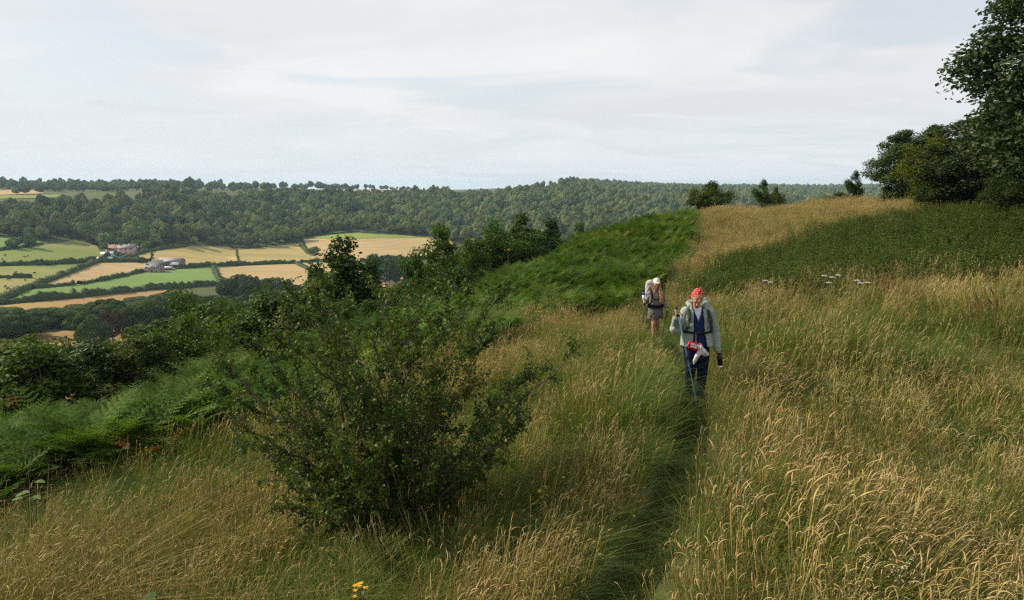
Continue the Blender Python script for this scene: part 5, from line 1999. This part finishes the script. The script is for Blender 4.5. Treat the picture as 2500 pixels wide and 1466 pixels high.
hc = np.array([-.108, -.115, 1.605])
RIGHT_H = np.array([-.442, -.305, 1.425])
pole_top, pole_tip = np.array([-.452, -.305, 1.505]), np.array([-.105, -.36, .03])
pax = (pole_top - pole_tip) / np.linalg.norm(pole_top - pole_tip)
body = Blob()
body.ball(hc, (.076, .098, .116), (.30, 0, 0))
face(body, w1, hc, .30)
body.limb([(-.098, -.02, 1.40), (-.104, -.07, 1.52)], [.056, .052])
body.loft([((cx(.86), .03, .84), .16, .11), ((cx(.95), .03, .95), .165, .115), ((cx(1.1), .02, 1.1), .14, .10), ((cx(1.3), .0, 1.30), .16, .10), ((cx(1.4), -.01, 1.40), .12, .07), ((cx(1.44), -.02, 1.44), .06, .05)])
body.limb([(-.25, 0, 1.37), (-.385, -.03, 1.14), (-.425, -.24, 1.35), (-.436, -.275, 1.40)], [.05, .042, .030, .028])
body.limb([(.115, .0, 1.36), (.205, .03, 1.10), (.247, -.04, .83), (.252, -.05, .79)], [.05, .042, .030, .028])
fist(body, RIGHT_H, pax, 1)
fist(body, (.258, -.055, .765), (.1, 0, -1), -1, r=.013, fr=.008)
LEGS1 = [([(-.150, .03, .87), (-.150, -.07, .52), (-.118, .13, .16), (-.118, .15, .09)], [.085, .058, .040, .038]), ([(.030, .03, .87), (.020, -.09, .50), (.002, -.10, .14), (.002, -.10, .09)], [.085, .058, .040, .038])]
for P, R in LEGS1:
    body.limb(P, R)
body.limb([(-.118, .15, .08), (-.118, .02, .05)], [.035, .03]).limb([(.002, -.10, .07), (-.008, -.25, .045)], [.035, .03])
body.make('body', m_skin, w1, .0065, 3)

Blob().loft([((cx(1.3), .0, 1.18), .17, .115), ((cx(1.33), -.005, 1.33), .165, .110), ((cx(1.4), -.01, 1.405), .125, .090), ((cx(1.45), -.02, 1.455), .072, .068)]).make('shirt', m_tee, w1, .012, 3)
Blob().loft([((cx(.84), .02, .84), .185, .145), ((cx(.95), .02, .95), .182, .142), ((cx(1.08), .01, 1.08), .168, .130), ((cx(1.2), .0, 1.2), .178, .130), ((cx(1.33), -.005, 1.33), .176, .122), ((cx(1.41), -.01, 1.415), .13, .098), ((cx(1.46), -.02, 1.475), .085, .080)]).make(
    'fleece', m_navy, w1, .006, 3, cut=lambda C: ((C[:, 1] < -.03) & (C[:, 2] > 1.25) & (np.abs(C[:, 0] - cx(C[:, 2])) < (C[:, 2] - 1.25) * .36)) | (C[:, 2] > 1.46), thick=.006)
jk = Blob().loft([((cx(.87), .02, .865), .245, .185), ((cx(.95), .02, .95), .232, .175), ((cx(1.07), .015, 1.07), .212, .158), ((cx(1.2), .01, 1.2), .222, .158), ((cx(1.32), .005, 1.32), .222, .142), ((cx(1.40), .0, 1.40), .175, .115), ((cx(1.46), .0, 1.455), .11, .098), ((cx(1.5), .01, 1.505), .092, .09)])
jk.limb([(-.235, .0, 1.37), (-.395, -.03, 1.125), (-.428, -.22, 1.33)], [.085, .078, .055])
jk.limb([(-.32, -.01, 1.24), (-.40, -.05, 1.12)], [.08, .08])
jk.limb([(.10, .0, 1.365), (.205, .03, 1.10), (.246, -.035, .81)], [.085, .072, .050])


def jcut(C):
    z, x = C[:, 2], C[:, 0] - cx(C[:, 2]) - .005
    w = np.interp(z, [.85, .95, 1.1, 1.25, 1.40, 1.52], [.125, .10, .078, .080, .072, .085])
    mid = (C[:, 1] < -.02) & (np.abs(x) < w) & (z < 1.54)
    hem = (z < .90 - .05 * np.abs(x) / .2) & (np.abs(C[:, 0] - cx(.9)) < .26) & (C[:, 0] < .17)
    cuffs = (z > 1.345) & (C[:, 0] < -.36) | ((z < .790) & (C[:, 0] > .17))
    top = (z > 1.50)
    return mid | hem | cuffs | top


jk.make('jacket', m_jacket, w1, .008, 3, cut=jcut, thick=.007, wrinkle=.0032)
Blob().limb([(-.205, -.03, 1.45), (-.19, .08, 1.48), (-.09, .13, 1.48), (.02, .10, 1.50), (.055, .02, 1.49), (.04, -.06, 1.42)], [.026, .045, .060, .058, .058, .028]).ball((.035, .05, 1.535), (.055, .06, .045)).make('hood', m_jacket, w1, .010, 3, wrinkle=.003)
for sx in (-1, 1):       # zip edges of the open front
    P = [(cx(z) + .005 + sx * (np.interp(z, [.85, .95, 1.1, 1.25, 1.40, 1.5], [.128, .104, .082, .084, .076, .085])), yy, z) for z, yy in ((.90, -.125), (.98, -.130), (1.08, -.122), (1.2, -.128), (1.3, -.118), (1.39, -.095), (1.47, -.075))]
    obj('zip', Geo().add(*tube(np.array(P), [.005] * len(P), 5)).mesh('zip', [m_black], True), w1)
lg = Blob().loft([((cx(.80), .03, .78), .17, .125), ((cx(.88), .03, .88), .190, .135), ((cx(.98), .03, .97), .175, .125)])
lg.limb([(-.148, .03, .86), (-.148, -.02, .70), (-.150, -.07, .52), (-.140, .0, .38), (-.118, .13, .15)], [.112, .100, .076, .072, .050])
lg.limb([(.030, .03, .86), (.026, -.03, .70), (.020, -.09, .50), (.014, -.08, .36), (.002, -.10, .13)], [.112, .100, .076, .072, .050])
lg.make('leggings', m_legging, w1, .011, 3, wrinkle=.0015)
for a, t in (((-.118, .155, .085), (-.118, .01, .05)), ((.002, -.09, .085), (-.008, -.26, .045))):
    a, t = np.array(a), np.array(t)
    Blob().limb([a + [0, 0, .05], a, (a + t) / 2 - [0, 0, .02], t], [.052, .055, .050, .044]).make('boot', m_boot, w1, .010, 2, cut=lambda C: C[:, 2] < .002, thick=.004)
bd = Blob().ball(hc + [0, .010, .018], (.082, .104, .116), (.30, 0, 0))
bd.ball(hc + [-.088, .05, .004], (.028, .018, .026), (0, .5, 0)).ball(hc + [.088, .05, .008], (.028, .018, .026), (0, -.5, 0)).limb([hc + [0, .10, -.02], hc + [0, .13, -.09]], [.035, .02])
bd.make('headscarf', m_band, w1, .008, 2, cut=lambda C: (C[:, 2] < hc[2] + .004 - .32 * (C[:, 1] - hc[1])) & (C[:, 1] < hc[1] + .045), thick=.004)

bp = empty('backpack', B1)
tag(bp, 'dark olive backpack carried by the walker in the red headscarf', 'backpack')
Blob().loft([((-.075, .27, .98), .12, .07), ((-.08, .27, 1.05), .155, .10), ((-.085, .27, 1.25), .16, .105), ((-.09, .25, 1.38), .14, .09), ((-.09, .24, 1.43), .08, .05)]).make('pack', m_strap, bp, .012, 3)
for P in ([(-.20, .12, 1.42), (-.215, .02, 1.455), (-.222, -.075, 1.40), (-.222, -.150, 1.30), (-.235, -.160, 1.18), (-.270, -.09, 1.08)], [(.03, .12, 1.40), (.05, .02, 1.445), (.070, -.085, 1.375), (.088, -.140, 1.27), (.100, -.140, 1.17), (.135, -.07, 1.07)]):
    Blob().limb(P, [.020, .026, .028, .028, .022, .012]).make('shoulder_strap', m_strap, bp, .009, 2)
t_ = np.linspace(-2.6, 2.6, 30) - math.pi / 2
P = np.column_stack([cx(1.085) + .222 * np.cos(t_), .015 + .172 * np.sin(t_), np.full(30, 1.088) + .006 * np.cos(t_ * 2)])
g = Geo()
for dz in (-.008, 0, .008):
    g.add(*tube(P + [0, 0, dz], [.008] * 30, 6))
obj('hip_belt', g.mesh('hip_belt', [m_black], True), bp)
obj('buckle', Geo().add(*boxg(-.105, -.045, -.178, -.160, 1.070, 1.106)).mesh('buckle', [m_grip]), bp)
obj('strap_end', Geo().add(*tube(np.array([(-.125, -.165, 1.08), (-.128, -.185, .99), (-.120, -.235, .90), (-.116, -.24, .87)]), [.011, .011, .010, .008], 6)).mesh('strap_end', [cloth('grey_webbing', (.16, .14, .15))], True), bp)

pole('pale blue trekking pole held by the walker in the red headscarf', pole_top, pole_tip, m_blue, None, B1)

bt = empty('water_bottle', B1)
tag(bt, 'black flask with a steel base held by the walker in the red headscarf', 'bottle')
q0, q1 = np.array([.260, -.058, .775]), np.array([.292, -.05, .535])
dd = (q1 - q0) / np.linalg.norm(q1 - q0)
obj('bottle_body', Geo().add(*tube(np.array([q0 + dd * .035, q0 + dd * .045, q0 + dd * .06, q1 - dd * .045, q1 - dd * .043]), [.005, .030, .037, .037, .005], 16)).mesh('bottle_body', [mat('matt_black', (.012, .012, .013), rough=.45)], True), bt)
obj('steel_base', Geo().add(*tube(np.array([q1 - dd * .045, q1 - dd * .044, q1 - dd * .004, q1, q1 + dd * .001]), [.005, .0355, .0355, .032, .002], 16)).mesh('steel_base', [m_steel], True), bt)
obj('lid', Geo().add(*tube(np.array([q0 + dd * .002, q0 + dd * .003, q0 + dd * .034, q0 + dd * .036]), [.005, .027, .027, .005], 14)).mesh('lid', [m_grip], True), bt)

pc = empty('belt_pouch', B1)
tag(pc, 'red zipped pouch with white lettering worn at the front walker hips', 'pouch')
pr = obj('pouch_body', None, pc) if False else None
pm = Matrix.Translation((-.142, -.205, .905)) @ Matrix.Rotation(math.radians(16), 4, 'Y') @ Matrix.Rotation(math.radians(-8), 4, 'X') @ Matrix.Scale(.86, 4)
body_p = Blob().ball((-.085, 0, .0), (.045, .036, .062)).ball((.085, 0, .0), (.045, .036, .070)).limb([(-.09, 0, .025), (.09, 0, .035)], [.036, .038]).limb([(-.08, 0, -.04), (.08, 0, -.045)], [.036, .036]).limb([(-.1, 0, -.01), (.1, 0, -.01)], [.038, .038]).make('pouch_body', m_red, pc, .007, 3)
body_p.matrix_local = pm
zp = obj('pull_tab', Geo().add(*boxg(-.130, -.112, -.03, -.015, -.03, .03)).mesh('pull_tab', [m_pinkcap]), pc)
zp.matrix_local = pm
for txt, zz in (('NATURE', .004), ('AWAITS', -.034)):
    cu = bpy.data.curves.new('lettering', 'FONT')
    cu.body = txt
    cu.size = .046
    cu.align_x = 'CENTER'
    cu.extrude = .0012
    cu.offset = .0012
    cu.materials.append(m_ink)
    tt_ = bpy.data.objects.new('lettering', cu)
    COL.objects.link(tt_)
    lm_ = bpy.data.meshes.new_from_object(tt_.evaluated_get(bpy.context.evaluated_depsgraph_get()))
    bpy.data.objects.remove(tt_)
    to = obj('lettering', lm_, pc)
    to.matrix_local = pm @ Matrix.Translation((-.010, -.0415, zz)) @ Matrix.Rotation(math.pi / 2, 4, 'X') @ Matrix.Scale(.92, 4, (1, 0, 0))

wb = Blob().limb([(-.075, -.215, .945), (-.060, -.23, .89), (-.020, -.235, .82)], [.014, .034, .050]).ball((.010, -.235, .795), (.050, .030, .040)).limb([(-.060, -.235, .85), (-.110, -.24, .77), (-.150, -.24, .69), (-.158, -.24, .655)], [.034, .036, .026, .012]).make('plastic_bag', m_bag, None, .008, 2, wrinkle=.004)
wb.location = B1
tag(wb, 'crumpled pale bag hanging below the red pouch', 'bag')

# ---------------------------------------------------------------- rear walker
b0 = ray(1601, 826) * 17.5
B2 = (b0[0], b0[1], gz(b0[0], b0[1]))
w2 = empty('person', B2)
tag(w2, 'walker in white cap and grey top with long fair hair and bare legs', 'person')
hc2 = np.array([-.050, -.09, 1.525])
body = Blob().ball(hc2, (.072, .092, .110), (.22, 0, 0))
face(body, w2, hc2, .22, .96)
body.limb([(-.045, -.01, 1.30), (-.048, -.05, 1.44)], [.052, .048])
body.loft([((-.03, .02, .80), .15, .10), ((-.03, .02, .95), .145, .10), ((-.035, .0, 1.15), .15, .095), ((-.04, -.01, 1.28), .12, .075), ((-.045, -.01, 1.32), .06, .05)])
body.limb([(-.19, .0, 1.25), (-.285, .04, 1.03), (-.345, -.17, 1.055), (-.358, -.21, 1.065)], [.046, .038, .029, .027])
body.limb([(.115, .0, 1.24), (.190, .04, 1.01), (.230, -.07, .875), (.236, -.095, .855)], [.046, .038, .029, .027])
g2a, g2b = np.array([-.366, -.245, 1.07]), np.array([.242, -.125, .845])
t2a, t2b = np.array([-.44, -.33, .02]), np.array([.05, -.38, .02])
fist(body, g2a, g2a - t2a, 1)
fist(body, g2b, g2b - t2b, -1)
body.limb([(-.100, .01, .80), (-.075, -.07, .47), (-.068, -.03, .32), (-.060, -.02, .10)], [.082, .056, .056, .038])
body.limb([(.040, .02, .80), (.030, .02, .47), (.028, .10, .32), (.026, .20, .12)], [.082, .056, .056, .038])
body.limb([(-.06, -.02, .07), (-.06, -.17, .045)], [.035, .03]).limb([(.026, .20, .08), (.03, .08, .05)], [.035, .03])
body.make('body', m_skin2, w2, .0075, 3)
m_top = cloth('taupe_top', (.20, .178, .168), (.165, .145, .138))
tp = Blob().loft([((-.03, .02, .90), .165, .125), ((-.03, .02, .97), .180, .140), ((-.035, .01, 1.1), .178, .138), ((-.04, .0, 1.2), .178, .128), ((-.042, -.005, 1.28), .135, .095), ((-.046, -.01, 1.345), .070, .065)])
tp.limb([(-.18, .0, 1.245), (-.288, .04, 1.02), (-.335, -.14, 1.05)], [.070, .066, .046]).limb([(.105, .0, 1.235), (.190, .04, 1.01), (.224, -.055, .885)], [.070, .060, .044])
tp.make('top', m_top, w2, .011, 3, cut=lambda C: ((C[:, 2] > 1.32)), thick=.005, wrinkle=.004)
m_skirt = cloth('grey_shorts', (.135, .125, .130), (.10, .093, .10))
sk = Blob().loft([((-.03, .02, .60), .205, .165), ((-.03, .02, .75), .195, .155), ((-.03, .02, .87), .175, .135), ((-.03, .02, .96), .160, .12)])
sk.make('skirt', m_skirt, w2, .010, 3, cut=lambda C: C[:, 2] < .635 + .045 * np.sin(C[:, 0] * 31) - .05 * (np.abs(C[:, 0] + .03) > .15), thick=.005, wrinkle=.004)
for a, t in (((-.06, -.02, .075), (-.06, -.18, .045)), ((.026, .20, .085), (.03, .07, .05))):
    a, t = np.array(a), np.array(t)
    Blob().limb([a + [0, 0, .03], a, (a + t) / 2 - [0, 0, .015], t], [.046, .050, .046, .040]).make('shoe', m_boot, w2, .010, 2, cut=lambda C: C[:, 2] < .002, thick=.004)
m_cap = cloth('white_cap', (.68, .62, .58), (.60, .54, .51))
cp_ = Blob().ball(hc2 + [0, .010, .040], (.086, .104, .092), (.22, 0, 0))
cp_.make('cap', m_cap, w2, .008, 2, cut=lambda C: C[:, 2] < hc2[2] + .030 + .10 * (C[:, 1] - hc2[1]), thick=.004)
u = np.linspace(-1, 1, 11)
rim = np.column_stack([hc2[0] + .080 * u, hc2[1] - .075 - .085 * np.sqrt(np.maximum(0, 1 - u ** 2)), hc2[2] + .030 - .020 * (1 - u ** 2)])
inn = np.column_stack([hc2[0] + .082 * u, hc2[1] + .0 - .10 * np.sqrt(np.maximum(0, 1 - u ** 2)) * .85, hc2[2] + .040 + 0 * u])
V = np.concatenate([rim, inn, rim - [0, 0, .006], inn - [0, 0, .006]])
F = [(i, i + 1, 12 + i, 11 + i) for i in range(10)] + [(22 + i, 33 + i, 34 + i, 23 + i) for i in range(10)] + [(i, 22 + i, 23 + i, i + 1) for i in range(10)]
obj('cap_peak', make_mesh('cap_peak', V, [np.array(F)], [m_cap]), w2)
m_hair = mat('fair_hair', (.34, .19, .085), (.48, .30, .15), scale=30, rough=.6, spec=.3)
hg = Geo()
hr_ = np.random.default_rng(6)
for q in range(34):
    sx = 1 if q < 26 else -1
    a = hc2 + [sx * hr_.uniform(.045, .082), hr_.uniform(-.03, .07), hr_.uniform(-.03, .05)]
    e = hc2 + ([hr_.uniform(.08, .17), hr_.uniform(-.13, -.02), -hr_.uniform(.30, .52)] if sx > 0 else [-hr_.uniform(.06, .10), hr_.uniform(-.06, .06), -hr_.uniform(.12, .22)])
    P = curve_pts(np.array(a), np.array(e), 14, .05, hr_)
    ph = hr_.uniform(0, 6)
    P[:, 0] += .012 * np.sin(np.linspace(0, 16, 14) + ph); P[:, 1] += .010 * np.cos(np.linspace(0, 15, 14) + ph)
    hg.add(*tube(P, np.linspace(.010, .005, 14), 5))
obj('hair', hg.mesh('hair', [m_hair], True), w2)

bp2 = empty('backpack', B2)
tag(bp2, 'tall pale grey rucksack on the back of the walker in the white cap', 'backpack')
m_pack = cloth('pale_grey_pack', (.42, .41, .41), (.33, .32, .33))
Blob().loft([((-.05, .25, .88), .14, .08), ((-.06, .26, .96), .18, .115), ((-.08, .27, 1.2), .185, .125), ((-.10, .26, 1.38), .165, .115), ((-.12, .24, 1.50), .13, .095), ((-.12, .23, 1.56), .08, .05)]).make('pack', m_pack, bp2, .013, 4, wrinkle=.003)
for P in ([(-.17, .13, 1.33), (-.165, .0, 1.325), (-.165, -.085, 1.26), (-.160, -.138, 1.15), (-.175, -.130, 1.03), (-.20, -.05, .95)], [(.06, .13, 1.32), (.068, .0, 1.315), (.078, -.085, 1.25), (.082, -.138, 1.14), (.095, -.125, 1.02), (.125, -.05, .94)]):
    Blob().limb(P, [.022, .027, .028, .028, .022, .014]).make('shoulder_strap', m_black, bp2, .010, 2)
Blob().limb([(-.155, -.148, 1.125), (-.04, -.158, 1.115), (.075, -.148, 1.12)], [.011, .011, .011]).make('chest_strap', m_black, bp2, .006, 1)
P = np.column_stack([-.03 + .192 * np.cos(t_), .02 + .152 * np.sin(t_), np.full(30, .925)])
g = Geo()
for dz in (-.028, -.010, .010, .028):
    g.add(*tube(P + [0, 0, dz], [.016] * 30, 6))
obj('hip_belt', g.mesh('hip_belt', [m_black], True), bp2)
Blob().limb([(-.20, .20, 1.33), (-.15, .16, 1.34)], [.016, .016]).limb([(-.25, .25, 1.31), (-.20, .18, 1.335)], [.014, .014]).make('compression_strap', m_black, bp2, .008, 1)
bt2 = empty('water_bottle', B2)
tag(bt2, 'blue and white drink bottle in the side of the grey rucksack', 'bottle')
obj('bottle_body', Geo().add(*tube(np.array([(-.295, .20, 1.02), (-.295, .20, 1.021), (-.305, .20, 1.17), (-.305, .20, 1.175)]), [.004, .038, .038, .006], 14)).mesh('bottle_body', [mat('white_plastic', (.60, .62, .66), rough=.4)], True), bt2)
obj('lid', Geo().add(*tube(np.array([(-.305, .20, 1.176), (-.305, .20, 1.177), (-.308, .20, 1.235), (-.308, .20, 1.245)]), [.004, .038, .036, .006], 14)).mesh('lid', [mat('blue_lid', (.03, .05, .28), rough=.4)], True), bt2)
pole('grey trekking pole in the hand beside the drink bottle', g2a + (g2a - t2a) * .06, t2a, m_shaft, None, B2)
pole('black trekking pole in the low hand of the walker in the white cap', g2b + (g2b - t2b) * .08, t2b, m_blackshaft, None, B2)
# ------------------------------------------------------------------ the air of the valley
hz = obj('haze', Geo().add(*boxg(-6200, 6200, -6200, 6200, -130, 45)).mesh('haze', []))
mh = bpy.data.materials.new('valley_haze')
mh.use_nodes = True
mh.node_tree.nodes.clear()
_o = mh.node_tree.nodes.new('ShaderNodeOutputMaterial')
_v = mh.node_tree.nodes.new('ShaderNodeVolumePrincipled')
_v.inputs['Color'].default_value = (0.52, 0.76, 1.0, 1)
_v.inputs['Density'].default_value = 0.00009
_v.inputs['Anisotropy'].default_value = 0.2
mh.node_tree.links.new(_v.outputs[0], _o.inputs['Volume'])
hz.data.materials.append(mh)
tag(hz, 'thin bluish summer haze filling the valley air', kind='stuff')
